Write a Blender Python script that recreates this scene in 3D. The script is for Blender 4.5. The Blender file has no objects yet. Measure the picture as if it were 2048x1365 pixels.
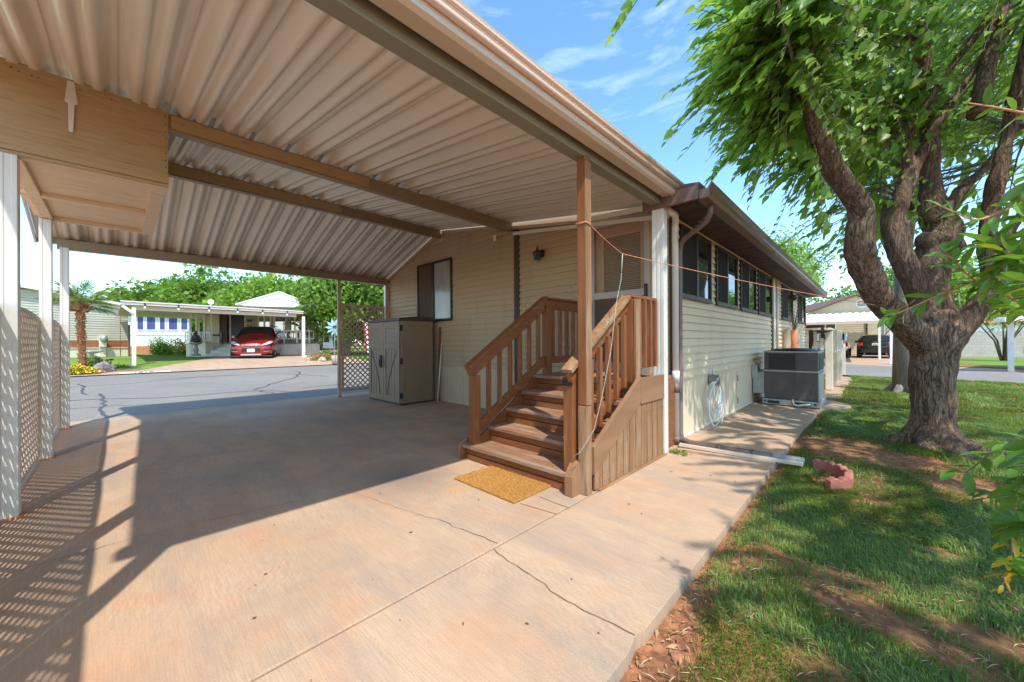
import bpy, math, random
import numpy as np
from mathutils import Vector, Matrix
R=math.radians
random.seed(7); rng=np.random.default_rng(7)
C=bpy.context.scene.collection
scene=bpy.context.scene
# ---------------------------------------------------------------- camera (solved from the photograph's vanishing points)
F_PX=756.88; ROLL=0.005698; PITCH=0.00143; YAW=0.764694; CAM=np.array([0,0,1.2])
_F=np.array([-math.sin(YAW)*math.cos(PITCH),math.cos(YAW)*math.cos(PITCH),math.sin(PITCH)])
_r=np.array([math.cos(YAW),math.sin(YAW),0]); _d=np.cross(_F,_r)
_R=math.cos(ROLL)*_r+math.sin(ROLL)*_d; _D=-math.sin(ROLL)*_r+math.cos(ROLL)*_d
def at(px,py,k):            # a real-world point: direction through a photo pixel, k metres ahead
    return CAM+k*(_F+_R*(px-1024)/F_PX+_D*(py-682.5)/F_PX)
def gp(px,py,z=0.0):
    d=_F+_R*(px-1024)/F_PX+_D*(py-682.5)/F_PX
    return CAM+d*(z-CAM[2])/d[2]
cam=bpy.data.cameras.new('camera'); cam.sensor_width=36; cam.lens=36*F_PX/2048; cam.clip_start=.02; cam.clip_end=2000
co=bpy.data.objects.new('camera',cam); C.objects.link(co)
co.matrix_world=Matrix(((_R[0],-_D[0],-_F[0],CAM[0]),(_R[1],-_D[1],-_F[1],CAM[1]),(_R[2],-_D[2],-_F[2],CAM[2]),(0,0,0,1)))
scene.camera=co
# ---------------------------------------------------------------- light
SUN=Vector((0.57,-0.31,1.0)).normalized()
w=bpy.data.worlds.new("World"); scene.world=w; w.use_nodes=True
nt=w.node_tree; nt.nodes.clear()
out=nt.nodes.new('ShaderNodeOutputWorld'); bg=nt.nodes.new('ShaderNodeBackground'); sky=nt.nodes.new('ShaderNodeTexSky')
sky.sky_type='NISHITA'; sky.sun_disc=False; sky.sun_elevation=math.asin(SUN.z); sky.sun_rotation=math.atan2(SUN.x,SUN.y)
sky.altitude=900; sky.air_density=1.0; sky.dust_density=.7; sky.ozone_density=1.5
tc=nt.nodes.new('ShaderNodeTexCoord'); mp=nt.nodes.new('ShaderNodeMapping'); mp.inputs['Scale'].default_value=(1.6,1.6,7.5); mp.inputs['Rotation'].default_value=(0.12,0.06,.5)
cn=nt.nodes.new('ShaderNodeTexNoise'); cn.inputs['Scale'].default_value=2.1; cn.inputs['Detail'].default_value=9; cn.inputs['Roughness'].default_value=.6; cn.inputs['Distortion'].default_value=.5
cr=nt.nodes.new('ShaderNodeValToRGB'); cr.color_ramp.elements[0].position=.50; cr.color_ramp.elements[1].position=1.25 if False else 1.0; cr.color_ramp.elements[1].color=(.45,.45,.45,1)
cm=nt.nodes.new('ShaderNodeMix'); cm.data_type='RGBA'; cm.inputs[7].default_value=(7.0,7.8,9.0,1)
nt.links.new(tc.outputs['Generated'],mp.inputs[0]); nt.links.new(mp.outputs[0],cn.inputs['Vector']); nt.links.new(cn.outputs[0],cr.inputs[0])
nt.links.new(cr.outputs[0],cm.inputs[0]); hs=nt.nodes.new('ShaderNodeHueSaturation'); hs.inputs['Saturation'].default_value=1.12; hs.inputs['Hue'].default_value=.489; nt.links.new(sky.outputs[0],hs.inputs['Color']); nt.links.new(hs.outputs[0],cm.inputs[6]); nt.links.new(cm.outputs[2],bg.inputs[0]); nt.links.new(bg.outputs[0],out.inputs[0])
bg.inputs[1].default_value=0.15
sl=bpy.data.lights.new('sun','SUN'); sl.energy=2.0; sl.angle=R(.8); sl.color=(1,.95,.87)
so=bpy.data.objects.new('sun',sl); C.objects.link(so); so.rotation_euler=SUN.to_track_quat('Z','Y').to_euler(); so.location=(8,-5,20)
scene.view_settings.view_transform='Standard'; scene.view_settings.look='None'; scene.view_settings.gamma=1
scene.view_settings.exposure=1.42
scene.cycles.max_bounces=10; scene.cycles.diffuse_bounces=5; scene.cycles.transmission_bounces=6; scene.cycles.transparent_max_bounces=8
scene.cycles.use_denoising=True
# ---------------------------------------------------------------- helpers
def tag(o,label=None,cat=None,group=None,kind=None):
    if label:o['label']=label
    if cat:o['category']=cat
    if group:o['group']=group
    if kind:o['kind']=kind
    return o
def empty(name,loc,label,cat,group=None,rz=0):
    o=bpy.data.objects.new(name,None); C.objects.link(o); o.location=loc; o.rotation_euler=(0,0,rz); o.empty_display_size=.1
    return tag(o,label,cat,group)
class MB:
    def __init__(s): s.v=[]; s.f=[]
    def quad(s,*p):
        n=len(s.v); s.v+=[tuple(map(float,q)) for q in p]; s.f.append(tuple(range(n,n+len(p)))); return s
    def box(s,x0,x1,y0,y1,z0,z1):
        n=len(s.v)
        s.v+=[(x,y,z) for z in (z0,z1) for x,y in ((x0,y0),(x1,y0),(x1,y1),(x0,y1))]
        s.f+=[(n+3,n+2,n+1,n),(n+4,n+5,n+6,n+7),(n,n+1,n+5,n+4),(n+1,n+2,n+6,n+5),(n+2,n+3,n+7,n+6),(n+3,n,n+4,n+7)]; return s
    def bar(s,p,q,w,h,up=(0,0,1)):      # rectangular bar from p to q, w sideways, h along up
        p=Vector(p);q=Vector(q);d=(q-p).normalized();u=Vector(up); sd=d.cross(u).normalized(); u2=sd.cross(d).normalized()
        n=len(s.v)
        for c in (p,q):
            for a,b in ((-1,-1),(1,-1),(1,1),(-1,1)): s.v.append(tuple(c+sd*a*w/2+u2*b*h/2))
        s.f+=[(n,n+1,n+2,n+3),(n+7,n+6,n+5,n+4),(n,n+4,n+5,n+1),(n+1,n+5,n+6,n+2),(n+2,n+6,n+7,n+3),(n+3,n+7,n+4,n)]; return s
    def prism(s,poly,ext):              # planar polygon pushed along ext
        n=len(s.v); m=len(poly); e=Vector(ext)
        s.v+=[tuple(Vector(p)) for p in poly]+[tuple(Vector(p)+e) for p in poly]
        s.f.append(tuple(range(n+m-1,n-1,-1))); s.f.append(tuple(range(n+m,n+2*m)))
        for i in range(m):
            j=(i+1)%m; s.f.append((n+i,n+j,n+m+j,n+m+i))
        return s
    def tube(s,pts,r,n=8,cap=True,prof=None):
        pts=[Vector(p) for p in pts]; rs=r if hasattr(r,'__len__') else [r]*len(pts); b=len(s.v); N=None
        for i,p in enumerate(pts):
            d=(pts[min(i+1,len(pts)-1)]-pts[max(i-1,0)]).normalized()
            if N is None: N=d.orthogonal().normalized()
            N=(N-d*N.dot(d)).normalized(); B=d.cross(N)
            for k in range(n):
                a=2*math.pi*k/n; m=1 if prof is None else prof(i,k,n)
                s.v.append(tuple(p+(N*math.cos(a)+B*math.sin(a))*rs[i]*m))
        for i in range(len(pts)-1):
            for k in range(n):
                k2=(k+1)%n; s.f.append((b+i*n+k,b+i*n+k2,b+(i+1)*n+k2,b+(i+1)*n+k))
        if cap: s.f.append(tuple(range(b+n-1,b-1,-1))); e=b+(len(pts)-1)*n; s.f.append(tuple(range(e,e+n)))
        return s
    def lathe(s,c,prof,n=20,axis='z',cap=True):
        b=len(s.v); c=Vector(c)
        for r,z in prof:
            for k in range(n):
                a=2*math.pi*k/n; x,y=r*math.cos(a),r*math.sin(a)
                s.v.append(tuple(c+(Vector((x,y,z)) if axis=='z' else Vector((z,x,y)) if axis=='x' else Vector((x,z,y)))))
        for i in range(len(prof)-1):
            for k in range(n):
                k2=(k+1)%n; s.f.append((b+i*n+k,b+i*n+k2,b+(i+1)*n+k2,b+(i+1)*n+k))
        if cap: s.f.append(tuple(range(b+n-1,b-1,-1))); e=b+(len(prof)-1)*n; s.f.append(tuple(range(e,e+n)))
        return s
    def blob(s,c,r,seed=0,amp=.25,n=10,m=14):
        rd=random.Random(seed); ph=[rd.uniform(0,6.3) for _ in range(8)]; b=len(s.v)
        for i in range(n+1):
            t=math.pi*i/n
            for k in range(m):
                a=2*math.pi*k/m; q=1+amp*(math.sin(2*a+ph[0]+2*t)*.5+math.sin(3*a+ph[1])*math.sin(t*2+ph[2])*.5+math.sin(5*a+4*t+ph[3])*.25+rd.uniform(-.2,.2)*math.sin(t))
                s.v.append((c[0]+r[0]*q*math.sin(t)*math.cos(a),c[1]+r[1]*q*math.sin(t)*math.sin(a),c[2]+r[2]*q*math.cos(t)))
        for i in range(n):
            for k in range(m):
                k2=(k+1)%m; s.f.append((b+i*m+k,b+(i+1)*m+k,b+(i+1)*m+k2,b+i*m+k2))
        return s
    def build(s,name,mat,parent=None,bevel=0,smooth=False,sub=0,local=False,loc=None):
        me=bpy.data.meshes.new(name); me.from_pydata(s.v,[],s.f); me.validate()
        if mat: me.materials.append(mat)
        o=bpy.data.objects.new(name,me); C.objects.link(o)
        if smooth: me.polygons.foreach_set('use_smooth',[True]*len(me.polygons))
        if bevel: m=o.modifiers.new('b','BEVEL'); m.width=bevel; m.segments=2; m.limit_method='ANGLE'; m.angle_limit=R(40)
        if sub: m=o.modifiers.new('s','SUBSURF'); m.levels=sub; m.render_levels=sub
        if parent:
            o.parent=parent
            if not local:
                root=parent
                while root.parent: root=root.parent
                if parent is root: o.matrix_parent_inverse=(Matrix.Translation(root.location)@Matrix.Rotation(root.rotation_euler.z,4,'Z')).inverted()
        elif loc is not None: o.location=loc
        return o
def npmesh(name,V,Fq,mat,parent=None,smooth=False):   # V (n,3), Fq list of (m,k) int arrays
    me=bpy.data.meshes.new(name); V=np.asarray(V,dtype=np.float32)
    me.vertices.add(len(V)); me.vertices.foreach_set('co',V.ravel())
    ls=np.concatenate([f.ravel() for f in Fq]).astype(np.int32); cnt=np.concatenate([np.full(len(f),f.shape[1]) for f in Fq]).astype(np.int32)
    st=np.concatenate([[0],np.cumsum(cnt)[:-1]]).astype(np.int32)
    me.loops.add(len(ls)); me.loops.foreach_set('vertex_index',ls); me.polygons.add(len(cnt))
    me.polygons.foreach_set('loop_start',st); me.polygons.foreach_set('loop_total',cnt)
    me.update(calc_edges=True); me.validate()
    if smooth: me.polygons.foreach_set('use_smooth',np.ones(len(cnt),dtype=bool))
    me.materials.append(mat); o=bpy.data.objects.new(name,me); C.objects.link(o)
    if parent:
        o.parent=parent; o.matrix_parent_inverse=Matrix.Translation(parent.location).inverted() if parent.parent is None else Matrix()
    return o
# ---------------------------------------------------------------- materials
class N:
    def __init__(s,name):
        s.m=bpy.data.materials.new(name); s.m.use_nodes=True; s.t=s.m.node_tree; s.b=s.t.nodes['Principled BSDF']; s.o=s.t.nodes['Material Output']
        s.tc=s.t.nodes.new('ShaderNodeTexCoord')
    def n(s,ty,**k):
        q=s.t.nodes.new(ty)
        for a,v in k.items():
            if a in q.inputs.keys() if hasattr(q.inputs,'keys') else False: q.inputs[a].default_value=v
            else: setattr(q,a,v)
        return q
    def l(s,a,b): s.t.links.new(a,b)
    def co(s,scale=(1,1,1),rot=(0,0,0),loc=(0,0,0)):
        m=s.n('ShaderNodeMapping'); m.inputs['Scale'].default_value=scale; m.inputs['Rotation'].default_value=rot; m.inputs['Location'].default_value=loc
        s.l(s.tc.outputs['Object'],m.inputs[0]); return m.outputs[0]
    def noise(s,vec,scale,detail=5,rough=.55,dist=0):
        q=s.n('ShaderNodeTexNoise'); q.inputs['Scale'].default_value=scale; q.inputs['Detail'].default_value=detail; q.inputs['Roughness'].default_value=rough; q.inputs['Distortion'].default_value=dist
        s.l(vec,q.inputs['Vector']); return q.outputs[0]
    def ramp(s,fac,*st):
        q=s.n('ShaderNodeValToRGB'); e=q.color_ramp.elements
        while len(e)<len(st): e.new(.5)
        for i,(p,c) in enumerate(st):
            e[i].position=p; e[i].color=(c,c,c,1) if not hasattr(c,'__len__') else (*c,1)
        s.l(fac,q.inputs[0]); return q.outputs[0]
    def mix(s,fac,a,b,mode='MIX'):
        q=s.n('ShaderNodeMix',data_type='RGBA',blend_type=mode)
        for v,i in ((fac,0),(a,6),(b,7)):
            if hasattr(v,'is_output'): s.l(v,q.inputs[i])
            elif i==0: q.inputs[0].default_value=v
            else: q.inputs[i].default_value=(*v,1)
        return q.outputs[2]
    def bump(s,h,st=.3,d=.01,nrm=None):
        q=s.n('ShaderNodeBump'); q.inputs['Strength'].default_value=st; q.inputs['Distance'].default_value=d; s.l(h,q.inputs['Height'])
        if nrm: s.l(nrm,q.inputs['Normal'])
        return q.outputs[0]
    def fin(s,col,rough=.6,nrm=None,metal=0,spec=.5,**k):
        if hasattr(col,'is_output'): s.l(col,s.b.inputs['Base Color'])
        else: s.b.inputs['Base Color'].default_value=(*col,1)
        if hasattr(rough,'is_output'): s.l(rough,s.b.inputs['Roughness'])
        else: s.b.inputs['Roughness'].default_value=rough
        s.b.inputs['Metallic'].default_value=metal; s.b.inputs['Specular IOR Level'].default_value=spec
        if nrm: s.l(nrm,s.b.inputs['Normal'])
        for a,v in k.items(): s.b.inputs[a.replace('_',' ')].default_value=v
        return s.m
def pm(name,c1,c2,scale=4,rough=.6,bump=.15,bs=60,stretch=(1,1,1),metal=0,spec=.5,dirt=None,dist=.004,**k):
    g=N(name); v=g.co(stretch); n1=g.noise(v,scale); col=g.mix(g.ramp(n1,(.3,0),(.7,1)),c1,c2)
    if dirt: col=g.mix(g.ramp(g.noise(g.co(),1.3,8,.7),(.5,0),(.75,dirt[1])),col,dirt[0])
    nr=g.bump(g.noise(v,bs,4),bump,dist)
    rr=g.ramp(g.noise(v,scale*2.3),(.3,max(0,rough-.07)),(.7,min(1,rough+.07)))
    return g.fin(col,rr,nr,metal,spec,**k)
M={}
def concrete(name,tint=1.0):
    g=N(name); v=g.co()
    big=g.noise(v,.55,6,.6); mid=g.noise(g.co(loc=(4,2,0)),1.7,7,.65); fine=g.noise(v,55,3)
    col=g.mix(g.ramp(big,(.35,0),(.65,1)),(.50*tint,.325*tint,.20*tint),(.52*tint,.37*tint,.25*tint))
    col=g.mix(g.ramp(mid,(.46,0),(.72,.85)),col,(.36,.27,.20))
    col=g.mix(g.ramp(g.noise(g.co(loc=(9,1,0)),2.7,5,.6),(.52,0),(.76,.7)),col,(.58,.27,.13))
    col=g.mix(g.ramp(g.noise(g.co((.35,2.2,1),loc=(2,5,0)),1.6,6,.6),(.50,0),(.72,.7)),col,(.31,.26,.23)); gt=g.noise(g.co(),150,2); col=g.mix(g.ramp(gt,(.30,.55),(.40,0)),col,(.2,.14,.1)); col=g.mix(g.ramp(gt,(.62,0),(.70,.4)),col,(.7,.6,.5))
    # broom marks: long wavering strokes
    w1=g.n('ShaderNodeTexWave',wave_type='BANDS',bands_direction='Y'); w1.inputs['Scale'].default_value=9; w1.inputs['Distortion'].default_value=34; w1.inputs['Detail'].default_value=4; w1.inputs['Detail Scale'].default_value=.22; w1.inputs['Detail Roughness'].default_value=.62
    g.l(g.co((1,1,1),(0,0,.35)),w1.inputs['Vector'])
    msk=g.ramp(g.noise(g.co(loc=(1,7,0)),1.1,4),(.42,0),(.62,1))
    ww=g.n('ShaderNodeMath',operation='MULTIPLY'); g.l(w1.outputs[1],ww.inputs[0]); g.l(msk,ww.inputs[1])
    col=g.mix(g.ramp(ww.outputs[0],(.3,0),(1,.2)),col,(.62,.48,.36))
    br=g.noise(g.co((2,60,1),(0,0,.05)),3,5,.6,.25)
    col=g.mix(g.ramp(br,(.32,.42),(.62,0)),col,(.30,.19,.12))
    for sx,sy,sr,sc_,am in ((-3.05,1.75,.62,(.16,.14,.13),.75),(-5.9,2.6,.9,(.2,.17,.15),.5),(-7.4,1.6,.8,(.55,.5,.47),.45),(-4.2,.7,.55,(.25,.2,.17),.4),(-2.0,-.1,.5,(.62,.27,.12),.3),(-1.15,1.0,.35,(.55,.3,.16),.3)):
        vd=g.n('ShaderNodeVectorMath',operation='DISTANCE'); wb=g.mix(.34,g.co(),g.noise(g.co(loc=(sx,sy,0)),1.6,6,.6)); g.l(wb,vd.inputs[0]); vd.inputs[1].default_value=(sx*.66+.17,sy*.66+.17,.17); col=g.mix(g.ramp(vd.outputs['Value'],(.0,am),(sr*.66,0)),col,sc_)
    sp=g.noise(g.co(loc=(3,3,0)),9,6,.7); col=g.mix(g.ramp(sp,(.70,0),(.78,.6)),col,(.2,.13,.09))
    nr=g.bump(fine,.25,.002); nr=g.bump(br,.3,.003,nr); nr=g.bump(ww.outputs[0],.08,.003,nr)
    return g.fin(col,g.ramp(mid,(.3,.75),(.7,.92)),nr,0,.3)
M['conc']=concrete('concrete_slab'); M['conc2']=concrete('concrete_walk',1.06)
def woodmat(name,c1,c2,wear,axis,wearamt=.5,rough=.55):
    g=N(name); st={'x':(1.2,22,22),'y':(22,1.2,22),'z':(22,22,1.2),'xy':(9,9,9)}[axis]
    v=g.co(st); gr=g.noise(v,1.6,6,.65,.6); col=g.mix(g.ramp(gr,(.3,0),(.7,1)),c1,c2)
    st2={'x':(.8,6,6),'y':(6,.8,6),'z':(6,6,.8),'xy':(2,2,2)}[axis]
    wr=g.noise(g.co(st2,loc=(3,1,2)),1.5,8,.72)
    col=g.mix(g.ramp(wr,(.62-wearamt*.25,0),(.80-wearamt*.25,.85)),col,wear)
    fn=g.noise(g.co(tuple(a*2.5 for a in st)),2.2,4); col=g.mix(g.ramp(fn,(.28,.55),(.45,0)),col,tuple(a*.35 for a in c1))
    nr=g.bump(fn,.35,.002); nr=g.bump(gr,.25,.003,nr)
    return g.fin(col,g.ramp(wr,(.4,rough-.1),(.7,.85)),nr)
for a in 'xyz':
    M['stain'+a]=woodmat('stained_wood_'+a,(.175,.056,.014),(.28,.096,.025),(.38,.24,.14),a,.22)
    M['weath'+a]=woodmat('weathered_wood_'+a,(.22,.105,.042),(.33,.17,.075),(.38,.255,.155),a,.6,.7)
    M['tread'+a]=woodmat('tread_wood_'+a,(.23,.105,.05),(.32,.165,.09),(.36,.25,.175),a,.65,.7)
    M['ply'+a]=woodmat('painted_plywood_'+a,(.40,.275,.13),(.45,.315,.16),(.48,.36,.21),a,.3,.65)
    M['plypale'+a]=woodmat('pale_bounce_lit_plywood_'+a,(.78,.62,.44),(.82,.67,.49),(.70,.50,.33),a,.4,.7)  # pale boards with colour raised to stand for sunlight bounced up from the slab
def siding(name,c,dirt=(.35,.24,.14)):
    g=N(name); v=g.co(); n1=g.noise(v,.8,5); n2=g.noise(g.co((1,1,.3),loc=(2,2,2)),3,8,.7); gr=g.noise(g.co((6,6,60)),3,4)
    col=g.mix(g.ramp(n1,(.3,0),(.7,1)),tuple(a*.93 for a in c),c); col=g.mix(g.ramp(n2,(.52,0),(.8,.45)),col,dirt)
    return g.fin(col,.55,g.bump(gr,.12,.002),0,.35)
M['side']=siding('cream_siding',(.70,.575,.38)); M['side_end']=siding('shaded_end_siding',(.51,.375,.23),(.28,.17,.09)); M['skirt']=siding('cream_skirting',(.72,.60,.42),(.48,.28,.15))  # side_end is the same cream siding, darkened to paint in the carport shade
def metal_panel(name,c,rough=.38,dirt=(.35,.2,.1),emb=70,bst=.12,da=.35):
    g=N(name); v=g.co(); n1=g.noise(v,.9,5); col=g.mix(g.ramp(n1,(.3,0),(.7,1)),tuple(a*.94 for a in c),c)
    col=g.mix(g.ramp(g.noise(g.co(loc=(5,5,1)),2.6,8,.7),(.55,0),(.8,da)),col,dirt)
    vo=g.n('ShaderNodeTexVoronoi'); vo.inputs['Scale'].default_value=emb; g.l(v,vo.inputs['Vector'])
    return g.fin(col,g.ramp(n1,(.3,rough-.06),(.7,rough+.08)),g.bump(vo.outputs[0],bst,.002),.15,.6)
M['roof']=metal_panel('beige_ribbed_metal',(.79,.70,.585),.34,da=.03,bst=.05); M['beam']=metal_panel('tan_painted_steel',(.30,.225,.145),.42); M['beamg']=metal_panel('olive_tan_painted_steel',(.27,.265,.19),.45)
M['post']=metal_panel('white_painted_aluminium',(.74,.72,.66),.4,(.5,.33,.2),40,.05); M['gut']=metal_panel('cream_gutter',(.70,.58,.45),.35); M['peach']=metal_panel('peach_gutter_face',(.74,.52,.40),.35,(.4,.25,.16))
M['trimp']=metal_panel('dusty_pink_trim',(.56,.44,.38),.45)
M['brown']=metal_panel('dark_brown_metal',(.075,.038,.026),.6,(.14,.09,.06)); M['brown2']=metal_panel('brown_gutter',(.17,.10,.07),.38,(.28,.2,.15)); M['mauve']=metal_panel('faded_brown_downspout',(.17,.11,.095),.5)
M['darkfr']=pm('dark_bronze_frame',(.03,.024,.02),(.05,.04,.035),8,.45,.1,spec=.25)
M['black']=pm('black_plastic',(.012,.012,.013),(.02,.02,.022),8,.4,.1); M['white']=pm('white_paint',(.78,.77,.74),(.84,.83,.80),3,.5,.08,dirt=((.55,.4,.28),.35)); M['whitep']=pm('white_plastic',(.78,.77,.73),(.82,.81,.78),3,.35,.05)
M['cream']=pm('cream_paint',(.74,.69,.55),(.79,.74,.61),3,.5,.1,dirt=((.5,.33,.2),.5)); M['tanp']=pm('tan_lattice_paint',(.42,.29,.19),(.48,.34,.23),4,.6,.15); M['wlat']=pm('cream_lattice_paint',(.68,.58,.47),(.74,.64,.53),4,.6,.15,dirt=((.5,.3,.18),.4))
M['cab']=pm('taupe_resin',(.25,.172,.105),(.28,.195,.12),3,.55,.12,bs=200); M['cabt']=pm('dark_brown_resin',(.05,.035,.03),(.065,.045,.04),4,.5,.1)
M['asph']=None
g=N('asphalt'); v=g.co(); c=g.mix(g.ramp(g.noise(v,.25,6),(.35,0),(.65,1)),(.235,.208,.178),(.29,.26,.225)); c=g.mix(g.ramp(g.noise(v,90,3),(.38,.7),(.5,0)),c,(.07,.07,.07)); c=g.mix(g.ramp(g.noise(v,60,3),(.58,0),(.68,.6)),c,(.42,.40,.37)); c=g.mix(g.ramp(g.noise(g.co(loc=(3,1,0)),1.4,8,.7),(.55,0),(.8,.3)),c,(.33,.29,.27))
M['asph']=g.fin(c,.85,g.bump(g.noise(v,160,3),.4,.004),0,.3)
M['tar']=pm('tar_seal',(.05,.045,.045),(.09,.08,.08),6,.5,.2)
g=N('red_soil'); v=g.co(); c=g.mix(g.ramp(g.noise(v,1.2,8,.65),(.3,0),(.7,1)),(.42,.165,.078),(.56,.265,.135)); c=g.mix(g.ramp(g.noise(v,14,6,.7),(.42,.7),(.62,0)),c,(.12,.05,.025)); c=g.mix(g.ramp(g.noise(g.co(loc=(1,5,2)),38,5,.7),(.60,0),(.70,.7)),c,(.47,.33,.2)); c=g.mix(g.ramp(g.noise(g.co(loc=(1,5,2)),.9,5,.6),(.45,0),(.6,.45)),c,(.13,.10,.04))
nr=g.bump(g.noise(v,30,8,.7),.7,.02); M['soil']=g.fin(c,.95,g.bump(g.noise(v,4,5),.5,.05,nr),0,.15)
g=N('far_lawn'); v=g.co(); c=g.mix(g.ramp(g.noise(v,.5,6,.6),(.3,0),(.7,1)),(.16,.26,.04),(.27,.38,.07)); c=g.mix(g.ramp(g.noise(v,18,6,.75),(.35,.6),(.6,0)),c,(.06,.10,.015)); c=g.mix(g.ramp(g.noise(g.co(loc=(7,2,1)),.8,6),(.56,0),(.72,.6)),c,(.40,.27,.13))
M['lawn']=g.fin(c,.9,g.bump(g.noise(v,60,5,.7),.9,.03),0,.15)
def leafmat(name,c1,c2,tr,gloss=.42,trw=.42,extra=None):
    g=N(name); ge=g.n('ShaderNodeNewGeometry'); st=[(0,c1),(.55,c2),(1,tuple(min(1,a*1.35) for a in c2))]
    if extra: st.append((1,extra)); st[2]=(.93,st[2][1])
    col=g.ramp(ge.outputs['Random Per Island'],*st); big=g.noise(g.co(),.9,3); col=g.mix(g.ramp(big,(.35,.18),(.6,0)),col,tuple(a*.6 for a in c1))
    g.fin(col,gloss,None,0,.5); ts=g.n('ShaderNodeBsdfTranslucent')
    tcol=g.mix(.5,col,tr); g.l(tcol,ts.inputs[0]); mx=g.n('ShaderNodeMixShader'); mx.inputs[0].default_value=trw
    g.l(g.b.outputs[0],mx.inputs[1]); g.l(ts.outputs[0],mx.inputs[2]); g.l(mx.outputs[0],g.o.inputs[0]); return g.m
M['mul']=leafmat('mulberry_leaf',(.075,.175,.028),(.20,.36,.05),(.52,.76,.10),.38,.57,(.40,.48,.08))
M['shr']=leafmat('glossy_shrub_leaf',(.06,.17,.03),(.13,.28,.04),(.30,.50,.04),.25,.35,(.45,.42,.03))
M['bgl1']=leafmat('broad_tree_foliage',(.08,.165,.02),(.17,.31,.035),(.33,.5,.05),.55,.4)
M['bgl2']=leafmat('pale_tree_foliage',(.12,.22,.028),(.24,.40,.05),(.42,.6,.08),.55,.45)
M['bgl3']=leafmat('dark_tree_foliage',(.045,.12,.016),(.11,.23,.028),(.22,.38,.03),.5,.35)
M['grass']=leafmat('grass_blades',(.085,.15,.022),(.17,.26,.04),(.36,.50,.05),.5,.4,(.48,.42,.2))
M['palm']=leafmat('palm_frond',(.14,.22,.04),(.26,.36,.08),(.4,.5,.1),.4,.3)
M['yfl']=leafmat('yellow_petals',(.85,.50,.01),(.95,.65,.02),(.95,.6,.02),.6,.3); M['rfl']=leafmat('red_petals',(.6,.04,.07),(.75,.12,.16),(.8,.1,.1),.6,.3)
g=N('tree_bark'); wob=g.n('ShaderNodeMix',data_type='RGBA'); wob.inputs[0].default_value=.10; g.l(g.co(),wob.inputs[6]); g.l(g.noise(g.co((2,2,1.2)),2.2,4,.6),wob.inputs[7])
def _st(scale):
    m=g.n('ShaderNodeMapping'); m.inputs['Scale'].default_value=scale; g.l(wob.outputs[2],m.inputs[0]); return m.outputs[0]
n1=g.noise(_st((19,19,2.3)),1.5,9,.66,.3); n2=g.noise(_st((5,5,1.2)),1.2,5,.6,.6); n3=g.noise(g.co((30,30,8)),2,5,.7)
def _fis(src,c0,wd):
    a=g.n('ShaderNodeMath',operation='SUBTRACT'); g.l(src,a.inputs[0]); a.inputs[1].default_value=c0; b=g.n('ShaderNodeMath',operation='ABSOLUTE'); g.l(a.outputs[0],b.inputs[0]); return g.ramp(b.outputs[0],(0,0),(wd,1))
f1=_fis(g.noise(_st((15,15,1.7)),1.3,5,.55,.25),.5,.035); f2=_fis(g.noise(_st((27,27,4.2)),1.3,4,.55,.4),.47,.04)
rr0=g.n('ShaderNodeMath',operation='MULTIPLY'); g.l(f1,rr0.inputs[0]); f2m=g.ramp(f2,(0,.45),(1,1)); g.l(f2m,rr0.inputs[1]); rr=rr0.outputs[0]; c=g.mix(g.ramp(n1,(.40,0),(.68,1)),(.21,.145,.095),(.40,.30,.215)); c=g.mix(rr,(.075,.046,.03),c); c=g.mix(g.ramp(n2,(.48,0),(.7,.55)),c,(.26,.21,.175)); c=g.mix(g.ramp(g.noise(g.co(),.8,4),(.45,.45),(.6,0)),c,(.19,.095,.06))
hm0=g.n('ShaderNodeMath',operation='MULTIPLY_ADD'); g.l(rr,hm0.inputs[0]); hm0.inputs[1].default_value=.35; g.l(n1,hm0.inputs[2]); hm=g.n('ShaderNodeMath',operation='MULTIPLY_ADD'); g.l(n3,hm.inputs[0]); hm.inputs[1].default_value=.12; g.l(hm0.outputs[0],hm.inputs[2])
M['bark']=g.fin(c,.9,g.bump(hm.outputs[0],1.0,.07),0,.2)
M['barkg']=pm('grey_bark',(.17,.14,.125),(.26,.225,.20),3,.9,.8,bs=9,stretch=(6,6,1.2),dist=.03)
M['glass']=N('window_glass').fin((.014,.022,.016),.03,None,0,1.0,IOR=2.1); 
g=N('frosted_pane'); M['pane']=g.fin(g.mix(g.ramp(g.noise(g.co((1,1,.35)),3,5),(.3,0),(.7,1)),(.24,.235,.22),(.42,.43,.42)),.12,None,0,.6)
M['screen']=pm('insect_screen',(.022,.022,.018),(.034,.032,.026),20,.8,.3,bs=400,spec=.08)
M['curt']=pm('brown_curtain',(.10,.06,.04),(.17,.11,.08),4,.8,.5,bs=9,stretch=(14,14,.2),dist=.03); M['blue']=pm('blue_curtain',(.06,.07,.22),(.10,.13,.34),3,.8,.5,bs=9,stretch=(9,9,.2),dist=.03)
M['door']=pm('tan_door_paint',(.40,.26,.16),(.44,.29,.18),3,.5,.06); M['scrd']=pm('door_screen_mesh',(.10,.075,.05),(.13,.095,.065),30,.8,.3,bs=500); M['alum']=metal_panel('brushed_mauve_aluminium',(.44,.37,.33),.38,(.3,.2,.13),50,.03)
g=N('blind_slats'); wv=g.n('ShaderNodeTexWave',wave_type='BANDS',bands_direction='Z'); wv.inputs['Scale'].default_value=12.5; g.l(g.co(),wv.inputs['Vector']); M['blind']=g.fin(g.mix(wv.outputs[1],(.15,.105,.068),(.30,.22,.145)),.6,g.bump(wv.outputs[1],.5,.01))
g=N('coir_mat'); v=g.co(); M['coir']=g.fin(g.mix(g.ramp(g.noise(v,45,5,.7),(.3,0),(.7,1)),(.50,.225,.045),(.74,.40,.10)),.95,g.bump(g.noise(v,170,4,.8),1,.02),0,.1)
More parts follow.
